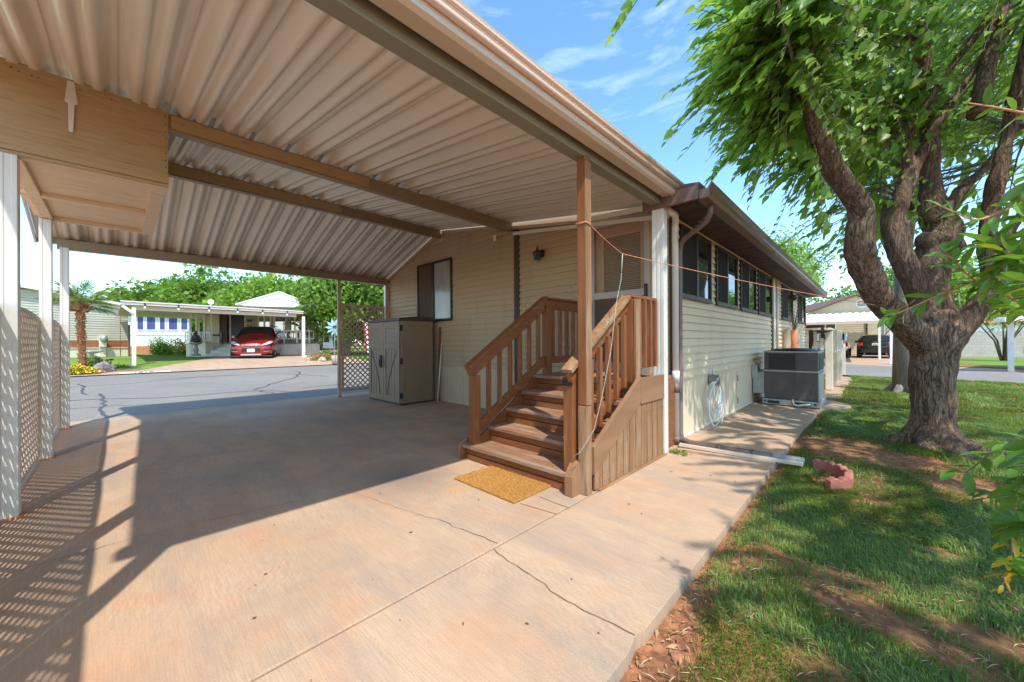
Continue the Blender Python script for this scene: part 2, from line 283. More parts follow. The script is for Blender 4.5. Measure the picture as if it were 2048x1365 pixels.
M['acg']=pm('slate_grey_metal',(.082,.074,.072),(.105,.096,.092),3,.42,.05,metal=.2,dirt=((.3,.22,.17),.35)); M['galv']=pm('galvanised_steel',(.34,.36,.37),(.46,.48,.48),9,.4,.08,metal=.5,dirt=((.4,.26,.17),.5)); M['fin']=pm('condenser_fins',(.02,.02,.022),(.04,.04,.045),60,.6,.6,bs=200)
M['hose']=pm('pale_grey_hose',(.62,.62,.62),(.7,.7,.7),5,.4,.05); M['brick']=pm('red_concrete_edging',(.34,.105,.075),(.43,.16,.115),7,.9,.5,bs=70,dist=.006,dirt=((.45,.27,.2),.4))
M['orope']=pm('orange_rope',(.60,.22,.11),(.72,.33,.2),40,.8,.3); M['grope']=pm('grey_green_cord',(.30,.34,.27),(.42,.45,.38),40,.8,.3); M['tape']=pm('black_tape',(.01,.01,.01),(.02,.02,.02),9,.5,.1)
M['shing']=pm('brown_shingles',(.12,.065,.055),(.19,.11,.09),9,.95,.7,bs=25,stretch=(1,1,3),dist=.02); M['redtile']=pm('red_roof_tile',(.42,.17,.13),(.52,.24,.18),9,.9,.6,bs=20,dist=.02); M['wroof']=pm('white_roof',(.72,.70,.66),(.80,.78,.74),2,.5,.1,dirt=((.5,.4,.33),.4))
g=N('fascia_wood'); M['fasc']=g.fin(g.mix(g.ramp(g.noise(g.co((8,1,8)),1.2,5,.6),(.3,0),(.7,1)),(.235,.115,.05),(.31,.165,.08)),.75,g.bump(g.noise(g.co((40,3,40)),1.5,4),.2,.002))
M['block']=None
g=N('grey_block_wall'); b=g.n('ShaderNodeTexBrick'); b.inputs['Scale'].default_value=1; b.inputs['Brick Width'].default_value=.4; b.inputs['Row Height'].default_value=.2; b.inputs['Mortar Size'].default_value=.008; b.inputs['Color1'].default_value=(.42,.38,.34,1); b.inputs['Color2'].default_value=(.36,.32,.29,1); b.inputs['Mortar'].default_value=(.28,.25,.23,1)
g.l(g.co((1,1,1),(R(90),0,0)),b.inputs['Vector']); M['block']=g.fin(g.mix(g.ramp(g.noise(g.co(),1.5,7,.7),(.5,0),(.75,.5)),b.outputs[0],(.28,.22,.18)),.95,g.bump(b.outputs[1],-.4,.01))
M['rock']=pm('grey_brown_rock',(.19,.15,.14),(.33,.28,.26),3,.95,.7,bs=10,dist=.03); M['rock2']=pm('tan_rock',(.45,.31,.22),(.58,.44,.33),3,.95,.7,bs=10,dist=.03)
M['terra']=pm('terracotta_curb',(.52,.20,.09),(.62,.28,.14),3,.9,.3); M['dpole']=pm('dark_iron',(.03,.025,.022),(.06,.045,.04),9,.5,.2)
M['tyre']=pm('tyre_rubber',(.015,.015,.015),(.03,.03,.03),9,.85,.2); M['rim']=pm('alloy_rim',(.55,.55,.56),(.65,.65,.66),9,.3,.05,metal=.8)
def paint(name,c): 
    g=N(name); m=g.fin(c,.28,None,.35,.5); g.b.inputs['Coat Weight'].default_value=1; g.b.inputs['Coat Roughness'].default_value=.04; return m
M['redp']=paint('red_car_paint',(.33,.008,.012)); M['blkp']=paint('black_car_paint',(.006,.006,.008)); M['whtp']=paint('white_car_paint',(.75,.75,.75)); M['silp']=paint('silver_paint',(.42,.42,.42))
M['chrome']=pm('chrome',(.6,.6,.6),(.7,.7,.7),5,.15,.02,metal=1); M['lens']=N('headlight_lens').fin((.6,.62,.65),.08,None,.3,.9); M['tail']=N('tail_light').fin((.6,.01,.01),.12,None,0,.8); M['cglass']=N('car_glass').fin((.015,.018,.017),.05,None,0,.7)
M['grille']=pm('black_grille',(.01,.01,.01),(.02,.02,.02),9,.45,.1)
# ================================================================ SETTING
def gx(x,y=0):
    if x>-18: z=0 if x>-9.2 else (-9.2-x)/8.8*.18
    elif x>-24.5: z=.18+(-18-x)/6.5*.30
    else: z=.48
    return z
S=np.array
def grid(name,xs,ys,zf,mat):
    X,Y=np.meshgrid(xs,ys,indexing='ij'); Z=np.vectorize(zf)(X,Y); V=np.stack([X,Y,Z],-1).reshape(-1,3); ny=len(ys)
    i,j=np.meshgrid(np.arange(len(xs)-1),np.arange(ny-1),indexing='ij'); a=(i*ny+j).ravel(); return npmesh(name,V,[np.stack([a,a+ny,a+ny+1,a+1],-1)],mat,smooth=True)
gr=grid('ground',S(list(np.arange(-160,-30,10.))+[-30,-27,-24.5,-22,-20,-18,-15,-12,-9.2,-8.8,-6,-4,-2,-1,0,2,5,10,20,40,80,160]),S([-160,-80,-40,-20,-10,-5,-2,0,2,5,8,12,16,20,26,34,50,80,160,300]),lambda x,y:gx(x)-.09 if x<-8.9 else -.09,M['soil']); tag(gr,kind='structure')
# near lawn soil with gentle relief
def relief(x,y): return .018*math.sin(x*2.1+1)*math.sin(y*1.7)+.012*math.sin(x*5.3)*math.sin(y*4.1+2)
def nearz(x,y):
    e=min(1,max(0,(x+.72)/.25)); z=-.065+e*.02+relief(x,y)*e
    d=math.hypot(x-.45,y-6.1); return z+max(0,.09*(1-d/1.6)) if d<1.6 else z
sl_=grid('soil',np.arange(-.75,7.2,.12),np.arange(-1,17.4,.14),nearz,M['soil']); tag(sl_,kind='structure')
for o in (sl_,): pass
def zstrip(mb,p,q,w,z):     # flat strip on ground
    p=S(p[:2],float);q=S(q[:2],float);d=(q-p)/np.linalg.norm(q-p);n=S([-d[1],d[0]])*w/2
    mb.quad((*(p-n),z(p)),(*(q-n),z(q)),(*(q+n),z(q)),(*(p+n),z(p)))
# streets
mb=MB(); xs=[-9.02,-12,-15,-18]
for a,b in zip(xs,xs[1:]): mb.quad((b,-40,gx(b)-.012),(a,-40,gx(a)-.012),(a,60,gx(a)-.012),(b,60,gx(b)-.012))
st=mb.build('street',M['asph']); tag(st,kind='structure')
mb=MB()
for pts,wd in (([(205,786),(208,800),(204,815),(212,830),(205,845)],.055),([(158,760),(170,770),(160,782),(175,788)],.045),([(140,800),(330,795),(520,781),(600,785),(640,779)],.05),([(505,781),(540,768),(590,755),(600,742),(585,733)],.05),([(140,772),(260,765),(400,748),(470,740)],.035),([(520,781),(560,792),(590,793)],.05),([(600,777),(680,768)],.05),([(300,752),(420,742),(560,745),(660,752)],.035),([(140,818),(230,812),(330,808)],.035),([(670,770),(688,760)],.05)):
    P=[gp(x,y) for x,y in pts]; Q=[]
    P=[gp(x,y,gx(p[0])-.012) for (x,y),p in zip(pts,P)]
    for a,b in zip(P,P[1:]):
        n=max(2,int(np.linalg.norm(b-a)/.25))
        for i in range(n): Q.append(a+(b-a)*i/n+S([random.uniform(-1,1)*.05,random.uniform(-1,1)*.05,0]))
    Q.append(P[-1])
    for a,b in zip(Q,Q[1:]): zstrip(mb,a,b,wd,lambda p:gx(p[0])-.008)
mb.build('tar_line',M['tar'],st)
mb=MB(); mb.quad((-60,17.75,-.05),(2,17.75,-.05),(3.3,17.0,-.05),(60,14,-.05),(60,19.5,-.05),(5,22.6,-.05),(-.9,25.6,-.05),(-60,25.6,-.05)); tag(mb.build('cross_street',M['asph']),kind='structure')
mb=MB(); mb.quad((-60,25.6,-.045),(-.9,25.6,-.045),(5,22.6,-.045),(60,19.5,-.045),(60,20.5,-.045),(5.2,23.6,-.045),(-.6,26.8,-.045),(-60,26.8,-.045)); mb.box(-12,1.3,26.5,42,-.06,-.04); mb.box(2.6,14,23.6,40,-.06,-.042)
tag(mb.build('far_driveway',M['conc2']),kind='structure')
mb=MB(); mb.quad((1.3,26.6,-.03),(2.6,26.0,-.03),(30,24.6,-.03),(30,60,-.03),(1.3,60,-.03)); mb.quad((-60,42,-.03),(1.3,42,-.03),(1.3,90,-.03),(-60,90,-.03)); tag(mb.build('far_lawn',M['lawn']),kind='structure')
mb=MB(); mb.quad((1.35,26.7,-.02),(3,25.7,-.02),(6.5,24.2,-.02),(6.0,25.3,-.02),(2.4,28.4,-.02),(1.4,29.5,-.02)); tag(mb.build('far_dirt',M['soil']),kind='structure')
# own slabs: gaps between boxes are the joints
mb=MB()
mb.box(-8.55,-5.138,-6.5,4.62,-.1,0); mb.box(-8.98,-8.562,-6.5,4.62,-.1,-.001); mb.box(-5.122,-1.612,-6.5,4.62,-.1,0);  # -Y ends run on out of view, lengthened to bounce light under the roof
mb.box(-1.72,-1.607,4.628,17.6,-.1,-.002)
dw=mb.build('driveway',M['conc'],bevel=.006); tag(dw,kind='structure')
mb=MB(); mb.prism([(-1.597,-6.5,-.11),(-.685,-6.5,-.11),(-.69,1.36,-.11),(-.712,1.46,-.11),(-.695,1.52,-.11),(-.712,4.30,-.11),(-1.597,4.30,-.11)],(0,0,.11)); mb.box(-1.597,-.71,4.308,6.64,-.11,0); mb.box(-1.597,-.70,6.648,8.32,-.11,0)
n=18; mb.prism([(-1.597,8.328,-.11),(-.70,8.328,-.11)]+[(-.60+.40*math.sin(math.pi*i/n)-.24*(1-i/n),8.33+1.5*i/n,-.11) for i in range(n+1)]+[(-1.597,9.83,-.11)],(0,0,.108))
wk=mb.build('walkway',M['conc2'],bevel=.01); tag(wk,kind='structure')
mb=MB(); mb.box(-1.625,-1.585,-3,17,-.1,-.010); mb.box(-5.15,-5.11,-3,4.6,-.1,-.012); mb.box(-8.57,-8.54,-3,4.6,-.1,-.012); mb.box(-1.73,-.9,4.29,4.32,-.1,-.02); mb.box(-1.73,-.9,6.63,6.655,-.1,-.02); mb.box(-9.05,-8.97,-3,4.6,-.1,-.015); mb.build('joint_filler',M['soil'],dw)
mb=MB()
def crack(pts,wd,seed,step=.045,amp=.006):
    rd=random.Random(seed); P=[S([*p,0.]) if len(p)==2 else p for p in pts]; Q=[]
    for a,b in zip(P,P[1:]):
        n=max(2,int(np.linalg.norm(b-a)/step))
        for i in range(n): Q.append(a+(b-a)*i/n+S([rd.gauss(0,amp),rd.gauss(0,amp),0]))
    Q.append(P[-1])
    for a,b in zip(Q,Q[1:]): zstrip(mb,a,b,wd*rd.uniform(.5,1.5),lambda p:.0035)
crack([gp(985,1100),gp(1060,1150),gp(1100,1183),gp(1165,1222),gp(1270,1272)],.0045,1); crack([gp(830,1028),gp(880,1040),gp(930,1062),gp(995,1088)],.004,2)
crack([gp(-200,1200),gp(0,1155),gp(120,1118),gp(240,1085),gp(400,1045),gp(590,1003)],.0035,3); crack([gp(830,1028),gp(700,985),gp(560,960)],.002,8)
crack([gp(1040,1008),gp(1115,1030)],.004,4,.1,.001); crack([gp(1080,995),gp(1140,1018)],.004,5,.1,.001)
crack([gp(780,792),gp(860,848),gp(930,868)],.004,7,.1,.002)
mb.build('crack',pm('crack_dirt',(.17,.095,.06),(.26,.15,.095),9,.95,.2),dw)
# opposite side of street 1: kerb strip, drive, lawn
mb=MB()
def gz4(x): return gx(x)
def strip(mb,P,dz):
    mb.quad(*[(p[0],p[1],gx(p[0])+dz) for p in P])
for y0,y1 in ((-40,60),): 
    strip(mb,[(-18.9,y0),(-18,y0),(-18,y1),(-18.9,y1)],.02)
for a,b in ((-18.9,-20.3),(-20.3,-22.5),(-22.5,-24.5),(-24.5,-32)):
    f=lambda x:(1.1+(-18.9-x)*.55 if x>-24.5 else 4.2)   # left drive edge sweeps away
    strip(mb,[(a,f(a)-.6),(b,f(b)-.6),(b,9.0),(a,9.0)][::-1],.02)
od=mb.build('opposite_driveway',M['conc2']); tag(od,kind='structure')
mb=MB()
for a,b in ((-18.95,-20.3),(-20.3,-22.5),(-22.5,-24.5),(-24.5,-32),(-32,-60)):
    strip(mb,[(a,-30),(b,-30),(b,60),(a,60)][::-1],.006)
tag(mb.build('opposite_lawn',M['lawn']),kind='structure')
mb=MB(); strip(mb,[(-18.95,-6),(-19.7,-6),(-19.6,0.3),(-18.95,.6)][::-1],.012); tag(mb.build('flower_bed_soil',M['soil']),kind='structure')
mb=MB(); strip(mb,[(-18.05,.02),(-18.38,.02),(-18.38,1.32),(-18.05,1.32)][::-1],.026)
plate=mb.build('curb_number_panel',M['white']); tag(plate,'white painted house number block on the concrete kerb','curb number')
def text(s,size,loc,rot,mat,parent,name='lettering',ext=.004):
    cu=bpy.data.curves.new(name,'FONT'); cu.body=s; cu.size=size; cu.extrude=ext; cu.align_x='CENTER'; cu.align_y='CENTER'; t=bpy.data.objects.new('t',cu); C.objects.link(t)
    dg=bpy.context.evaluated_depsgraph_get(); me=bpy.data.meshes.new_from_object(t.evaluated_get(dg)); bpy.data.objects.remove(t); me.materials.clear(); me.materials.append(mat)
    o=bpy.data.objects.new(name,me); C.objects.link(o); o.matrix_world=Matrix.Translation(loc)@rot.to_4x4()
    if parent:
        o.parent=parent; root=parent; o.matrix_parent_inverse=(Matrix.Translation(root.location)@Matrix.Rotation(root.rotation_euler.z,4,'Z')).inverted()
    return o
text('1818',.26,(-18.2,.62,gx(-18.2)+.034),Matrix.Rotation(R(90),3,'Z'),M['grille'],plate)
# ================================================================ OWN HOME
YW=4.57; XS=-1.72; YE=16.2
def lapwall(mb,orig,ud,nd,u0,u1,z0,z1,lap=.1,proj=.023,top=None):
    O=Vector(orig);U=Vector(ud);Nn=Vector(nd); z=z0
    while z<z1-1e-4:
        zb=min(z+lap,z1); a0,b0,a1,b1=u0,u1,u0,u1
        if top:
            a0,b0=top(z); a1,b1=top(zb)
            a0=max(a0,u0);a1=max(a1,u0);b0=min(b0,u1);b1=min(b1,u1)
            if b1<=a1: a1=b1=(a0+b0)/2
            if b0<=a0: break
        P=lambda u,zz,o:tuple(O+U*u+Nn*o+Vector((0,0,zz)))
        mb.quad(P(a0,z,proj),P(b0,z,proj),P(b0,z+.018,proj+.001),P(a0,z+.018,proj+.001)); mb.quad(P(a0,z+.018,proj+.001),P(b0,z+.018,proj+.001),P(b1,zb,.0),P(a1,zb,.0))
        mb.quad(P(a0,z,proj),P(a0,z,-.002),P(b0,z,-.002),P(b0,z,proj)); z=zb
def vwall(mb,orig,ud,nd,u0,u1,z0,z1,pitch=.1,gap=.008,d=.007):
    O=Vector(orig);U=Vector(ud);Nn=Vector(nd);u=u0
    P=lambda u,zz,o:tuple(O+U*u+Nn*o+Vector((0,0,zz)))
    while u<u1-1e-4:
        e=min(u+pitch,u1); a=u+gap/2;b=e-gap/2
        mb.quad(P(a,z0,0),P(b,z0,0),P(b,z1,0),P(a,z1,0))
        mb.quad(P(u,z0,-d),P(a,z0,0),P(a,z1,0),P(u,z1,-d)); mb.quad(P(b,z0,0),P(e,z0,-d),P(e,z1,-d),P(b,z1,0)); u=e
home=empty('mobile_home',(-5,YW,0),'long tan mobile home with horizontal siding, brown eaves and a porch door','house')
xl,xr=-8.58,-1.72; SK=.72
zr=lambda x: 2.66+(x+8.5)*.362 if x<-6.35 else 3.438-(x+6.35)*.145
def topf(z):
    a=xl if z<=2.64 else -8.5+(z-2.66)/.362
    b=xr if z<=2.76 else -6.35+(3.438-z)/.145
    return (a-xl,b-xl)
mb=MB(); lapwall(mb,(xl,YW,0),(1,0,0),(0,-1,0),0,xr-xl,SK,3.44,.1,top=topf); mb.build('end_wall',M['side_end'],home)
mb=MB(); vwall(mb,(xl,YW-.002,0),(1,0,0),(0,-1,0),0,xr-xl,.0,SK); mb.build('skirting',pm('shaded_end_skirting',(.55,.435,.285),(.60,.475,.32),3,.6,.06,dirt=((.38,.22,.12),.4)),home)  # skirting colour darkened to go with the shade painted into the end wall
mb=MB(); lapwall(mb,(XS,YW,0),(0,1,0),(1,0,0),0,YE-YW,SK+.01,2.70,.1); sw=mb.build('side_wall',M['side'],home)
for y,k in ((5.02,7),(5.02,6),(5.55,5),(5.55,4),(5.28,3),(5.28,2),(6.1,3),(6.1,2),(6.12,1),(6.9,6),(6.9,5),(7.6,4),(8.3,2),(8.3,1),(9.1,6),(9.6,3)):
    z_=SK+.01+.1*k; q=.023; MB().quad((XS+q+.0015,y,z_+.001),(XS+q+.0015,y+.004,z_+.001),(XS+.0015,y+.012,z_+.098),(XS+.0015,y+.008,z_+.098)).build('siding_seam',M['brown'],sw)
mb=MB(); vwall(mb,(XS-.002,YW,0),(0,1,0),(1,0,0),0,YE-YW,.03,SK+.012,.1); mb.build('skirting',M['skirt'],home)
mb=MB(); mb.box(XS-.05,XS+.012,YW,YE,0,.03); mb.build('base_strip',M['cream'],home)
mb=MB(); mb.quad((xl,YW+.01,0),(xr-.01,YW+.01,0),(xr-.01,YE,0),(xl,YE,0)); mb.box(xl,xr-.02,YW+.02,YE-.01,0,2.7); mb.build('inner_shell',M['darkfr'],home)
for b_ in ((XS-.01,XS+.03,YE-.12,YE+.02,.0,2.62),(XS-.04,XS+.03,YW-.026,YW+.02,0,2.66),(XS-.02,XS+.03,10.33,10.47,SK,2.66)): MB().box(*b_).build('corner_trim',M['brown'],home)
mb=MB(); mb.box(XS,XS+.035,10.5,10.72,SK-.1,2.62); mb.build('corner_board',M['cream'],home)
mb=MB(); mb.tube([(XS+.05,10.82,2.6),(XS+.05,10.82,.75)],.028,8); mb.build('vent_pipe',M['cream'],home,smooth=True)
mb=MB(); mb.box(-4.30,-4.19,YW-.035,YW-.0,.0,3.12); mb.build('trim_strip',M['brown'],home)
mb=MB(); mb.box(XS,XS+.025,YW+.05,YE,2.56+.075,2.70); mb.build('frieze_board',M['cream'],home)
# roof, soffit, brown gutter
EX=-1.27
mb=MB(); mb.prism([(EX+.02,4.63,2.70),(-5.0,4.63,3.25),(xl+.1,4.63,2.60),(xl+.1,4.63,2.66),(-5.0,4.63,3.33),(EX+.02,4.63,2.775)],(0,11.84,0)); rf=mb.build('roof',M['shing'],home); mb=MB(); mb.prism([(EX+.02,4.0,2.70),(-1.44,4.0,2.73),(-1.44,4.0,2.80),(EX+.02,4.0,2.775)],(0,.62,0)); mb.build('eave_return',M['shing'],home)
mb=MB()
for k in range(41):
    y=4.2+k*.3; mb.box(XS-.0,EX+.0,y+.012,y+.29,2.655,2.665); mb.box(XS,EX,y-.01,y+.012,2.662,2.672)
mb.build('soffit',M['brown'],home)
mb=MB(); gp_=[(EX,2.645),(EX-.005,2.60),(EX+.10,2.60),(EX+.125,2.63),(EX+.115,2.68),(EX+.145,2.735),(EX+.13,2.74),(EX+.10,2.69),(EX+.0,2.69)]
mb.prism([(x,3.98,z) for x,z in gp_],(0,12.5,0)); mb.build('gutter',M['brown2'],home)
mb=MB(); mb.box(XS-.1,EX+.02,3.96,4.0,2.60,2.735); mb.build('gutter_end_board',M['brown2'],home)
# windows on the long side
def slider(y0,y1,z0=1.745,z1=2.605):
    mb=MB(); x=XS+.012; t=.035
    mb.box(x,x+.035,y0,y1,z0,z0+t); mb.box(x,x+.035,y0,y1,z1-t,z1); mb.box(x,x+.035,y0,y0+t,z0+t,z1-t); mb.box(x,x+.035,y1-t,y1,z0+t,z1-t); ym=(y0+y1)/2
    mb.box(x+.003,x+.032,ym-.03,ym+.03,z0+t,z1-t); mb.box(x+.01,x+.045,y0-.02,y1+.02,z0-.025,z0)
    f=mb.build('window',M['darkfr'],home,bevel=.003)
    MB().box(x-.002,x+.012,ym+.03,y1-t,z0+t,z1-t).build('pane',M['glass'],f); MB().box(x-.002,x+.022,y0+t,ym-.03,z0+t,z1-t).build('insect_screen',M['screen'],f)
for a,b in ((4.70,5.87),(6.12,7.30),(7.52,8.70),(8.90,10.26),(11.6,13.3),(14.4,15.9)): slider(a,b)
# end wall window
mb=MB(); x0,x1,z0,z1=-7.21,-5.985,1.63,2.87; y=YW-.014
x0,x1,z0,z1=-7.21,-5.98,1.62,2.865
mb.box(x0,x1,y-.03,y,z0,z0+.05); mb.box(x0,x1,y-.03,y,z1-.05,z1); mb.box(x0,x0+.05,y-.03,y,z0+.05,z1-.05); mb.box(x1-.045,x1,y-.03,y,z0+.05,z1-.05); mb.box(-6.66,-6.58,y-.036,y,z0+.05,z1-.05)
f=mb.build('window',M['darkfr'],home,bevel=.003); MB().box(-6.58,x1-.045,y-.012,y,z0+.05,z1-.05).build('pane',M['pane'],f)
mb=MB()
for k in range(24): 
    xx=x0+.05+k*.0208; mb.box(xx,xx+.021,y-.01-.006*(k%2),y+.001,z0+.05,z1-.05)
mb.build('curtain',M['curt'],f)
# hatch panel outline on end wall
mb=MB(); a,b,c,d=-4.09,-3.18,.75,1.995; y=YW-.013
for (p,q,r_,s_) in ((a,b,d-.035,d),(a,a+.03,c,d-.035),(b-.03,b,c,d-.035)): mb.box(p,q,y-.012,y,r_,s_)
mb.box(a+.06,b-.06,y-.009,y,d-.075,d-.055); mb.box(b-.06,b-.045,y-.009,y,c,d-.055); mb.build('access_panel_trim',M['side_end'],home)
# door (storm door + inner door)
mb=MB(); dl,dr,db,dt=-2.83,-1.975,.80,2.79; y=YW-.02
mb.box(dl-.07,dl,y-.04,y,db,dt+.07); mb.box(dr,dr+.09,y-.045,y,db,dt+.07); mb.box(dl,dr,y-.04,y,dt,dt+.07); fr=mb.build('door_frame',M['side_end'],home)
mb=MB(); y2=y-.03; t=.075
mb.box(dl,dl+t,y2-.03,y2,db,dt); mb.box(dr-t,dr,y2-.03,y2,db,dt); mb.box(dl+t,dr-t,y2-.03,y2,dt-t,dt); mb.box(dl+t,dr-t,y2-.03,y2,1.76,1.85); mb.box(dl+t,dr-t,y2-.03,y2,db,db+.12)
sd=mb.build('storm_door',M['alum'],home,bevel=.004)
MB().box(dl+t,dr-t,y2-.02,y2-.014,db+.12,1.76).build('screen',M['scrd'],sd)
MB().box(dr-.06,dr-.03,y2-.07,y2-.03,1.74,1.90).build('handle',M['black'],sd,bevel=.008)
mb=MB(); mb.box(dl+.0,dr-.0,y-.006,y+.0,1.78,dt-.0); idr=mb.build('inner_door',M['door'],home)
mb=MB(); a,b,c,d=dl+.20,dr-.14,1.0,dt-.22; 
for (p,q,r_,s_) in ((a-.05,b+.05,d,d+.05),(a-.05,a,c,d),(b,b+.05,c,d)): mb.box(p,q,y-.018,y-.006,r_,s_)
mb.build('moulding',M['door'],idr,bevel=.006); MB().box(a,b,y-.009,y-.0065,c,d).build('blind',M['blind'],idr)
# wall lamp
mb=MB(); c=(-3.71,YW-.015,2.56); mb.lathe((c[0],c[1],c[2]),[(.001,-.03),(.055,-.028),(.06,-.01),(.06,0)],16,'y'); mb.tube([(c[0],c[1]-.02,c[2]),(c[0],c[1]-.09,c[2]+.03),(c[0],c[1]-.12,c[2]+.01)],.012,8); lamp=mb.build('wall_lamp',M['black'],home,smooth=True)
mb=MB(); cc=(c[0],c[1]-.12,c[2]-.13); mb.lathe(cc,[(.045,0),(.075,.10),(.082,.12),(.06,.135),(.02,.165),(.012,.18),(.018,.195),(.006,.21),(.004,.24)],6); mb.build('lantern_head',M['black'],lamp)
MB().lathe((cc[0],cc[1],cc[2]-.012),[(.03,0),(.038,.012)],8).build('bulb_glass',M['pane'],lamp)
# brown downspout from own gutter, run along the wall then across the walk
dpipe=[(EX+.05,4.25,2.60),(EX+.04,4.27,2.52),(EX-.02,4.32,2.45),(-1.55,4.48,2.37),(-1.62,4.53,2.33),(-1.645,4.55,2.22),(-1.645,4.55,.14),(-1.62,4.52,.07),(-1.5,4.46,.045)]
mb=MB(); mb.tube(dpipe,.028,10); mb.build('downspout',M['mauve'],home,smooth=True)
mb=MB(); 
for k in range(7): 
    t_=k/6; p=Vector(dpipe[1]).lerp(Vector(dpipe[3]),t_); mb.lathe((p.x,p.y,p.z),[(.030,-.006),(.034,0),(.030,.006)],10)
mb.build('elbow_crimp',M['mauve'],home,smooth=True)
# electrical box, hatch door, duct
MB().box(XS,XS+.1,8.42,8.62,.47,.73).build('electrical_box',M['galv'],home,bevel=.006)
mb=MB(); mb.box(XS,XS+.012,7.36,8.12,.05,.66); hd=mb.build('crawl_hatch',M['skirt'],home,bevel=.004); MB().box(XS+.012,XS+.02,7.36,7.39,.12,.22).build('hinge',M['mauve'],hd); MB().box(XS+.012,XS+.02,7.36,7.39,.5,.6).build('hinge',M['mauve'],hd)
mb=MB(); mb.box(-4.80,-4.31,YW-.07,YW-.012,3.0,3.055); mb.build('ledger_block',M['side_end'],home,bevel=.004); MB().box(-4.74,-4.67,YW-.085,YW-.07,2.93,3.03).build('light_bracket',M['whitep'],home,bevel=.005)
mb=MB(); mb.tube([(-4.245,YW-.05,1.2),(-4.25,YW-.05,1.9),(-4.22,YW-.055,2.03),(-4.19,YW-.055,2.06),(-4.165,YW-.055,2.03),(-4.20,YW-.055,1.95)],.004,6); mb.build('hook_wire',M['dpole'],home)
# ================================================================ CARPORT
cp=empty('carport',(-5,2,0),'ribbed tan metal carport roof on white posts attached to the home','carport')
YL=-.80
RX=[(-8.60,2.695),(-6.35,3.455),(-4.35,3.155),(-1.56,2.79)]
def rprof(y0,y1):
    out=[]; k=math.floor((y0+.3)/.305)-1
    while True:
        c=-.3+.305*k
        for dy,h in ((-.1525,.024),(-.137,.024),(-.127,0),(-.082,0),(-.052,.068),(-.004,.068),(0,.056),(.004,.068),(.052,.068),(.082,0),(.127,0),(.137,.024)):
            out.append((c+dy,h))
        k+=1
        if c>y1: break
    return [(y,h) for y,h in out if y0<=y<=y1]
pr=rprof(YL,4.52)
V=[];Fq=[];n=len(pr)
for x,z in RX:
    for y,h in pr: V.append((x,y,z+h))
    for y,h in pr: V.append((x,y,z+h+.003))
V=np.array(V); Q=[]
for i in range(len(RX)-1):
    b=i*2*n; e=(i+1)*2*n
    for j in range(n-1):
        Q.append((b+j,b+j+1,e+j+1,e+j)); Q.append((b+n+j,e+n+j,e+n+j+1,b+n+j+1))
npmesh('roof_sheet',V,[np.array(Q)],M['roof'],cp)
def beam(x,z0,z1,w,y0,y1,mat,nm='beam'):
    mb=MB(); mb.box(x-w/2,x+w/2,y0,y1,z0,z1); mb.box(x-w/2-.006,x+w/2+.006,y0+.001,y1-.001,z0-.0015,z0+.014); mb.box(x-w/2-.006,x+w/2+.006,y0+.001,y1-.001,z1-.012,z1+.0015)
    return mb.build(nm,mat,cp,bevel=.003)
beam(-4.35,3.01,3.148,.08,-.6,4.52,M['beam']); beam(-6.35,3.295,3.448,.08,-.6,4.52,M['beam']); beam(-8.5,2.575,2.715,.09,-.6,4.52,M['beam']); beam(-1.68,2.645,2.772,.09,-.62,4.1,M['beamg'])
# plywood facing on inner beams
MB().box(-4.305,-4.296,.32,2.06,3.025,3.135).build('beam_facing',M['plyy'],cp); MB().box(-6.305,-6.296,.32,2.55,3.312,3.435).build('beam_facing',M['plyy'],cp)
def post(x,y,z1,w=.115,d=.085,name='post',mat=M['post'],par=cp):
    mb=MB(); k=.013; mb.box(x-w/2+.004,x+w/2-.004,y-d/2+.004,y+d/2-.004,0.001,z1)
    for s in (-1,1):
        for a in (-.36,.36): mb.box(x+w*a-w*.135,x+w*a+w*.135,y+s*d/2-(.004 if s>0 else 0),y+s*d/2+(.004 if s<0 else 0),.002,z1-.001)
        mb.box(x-w*.1,x+w*.1,y+s*d/2-(.004 if s>0 else 0)+s*.001,y+s*d/2+(.004 if s<0 else 0)+s*.001,.002,z1-.001)
        for a in (-.34,.34): mb.box(x+s*w/2-(.004 if s>0 else 0),x+s*w/2+(.004 if s<0 else 0),y+d*a-d*.14,y+d*a+d*.14,.002,z1-.001)
    o=mb.build(name,mat,par,bevel=.003); 
    return o
def foot(x,y,par): 
    mb=MB(); mb.box(x-.075,x+.075,y-.06,y+.06,0,.012); return mb.build('foot_plate',M['terra'],par,bevel=.003)
for x,z in ((-4.34,2.512),(-6.30,2.512),(-8.34,2.57),(-1.80,2.65),(-2.78,2.88)):
    p_=post(x,-.52,z); foot(x,-.52,p_)
p_=post(-1.665,4.035,2.644,.125,.10); foot(-1.665,4.035,p_)
# side eave rail along the open (-Y) edge following roof slope
mb=MB()
for (a,za),(b,zb) in zip(RX,RX[1:]): mb.bar((a,YL+.0,za-.0),(b,YL+.0,zb-.0),.02,.12)
mb.build('edge_fascia',M['post'],cp)
# gutter and fascia on the right
mb=MB(); gpf=[(-1.60,2.705),(-1.50,2.695),(-1.475,2.71),(-1.47,2.755),(-1.455,2.80),(-1.438,2.85),(-1.446,2.853),(-1.465,2.81),(-1.483,2.765),(-1.487,2.72),(-1.59,2.715),(-1.595,2.83),(-1.60,2.83)]
mb.prism([(x,-.86,z) for x,z in gpf],(0,5.07,0)); mb.build('gutter',M['gut'],cp)
mb=MB(); mb.tube([(-1.458,-.86,2.768),(-1.458,4.20,2.768)],.020,10); mb.tube([(-1.448,-.86,2.822),(-1.448,4.20,2.822)],.013,10); mb.build('gutter_bead',M['peach'],cp,smooth=True)
MB().box(-1.60,-1.43,4.205,4.225,2.69,2.86).build('gutter_end_cap',M['galv'],cp,bevel=.003)
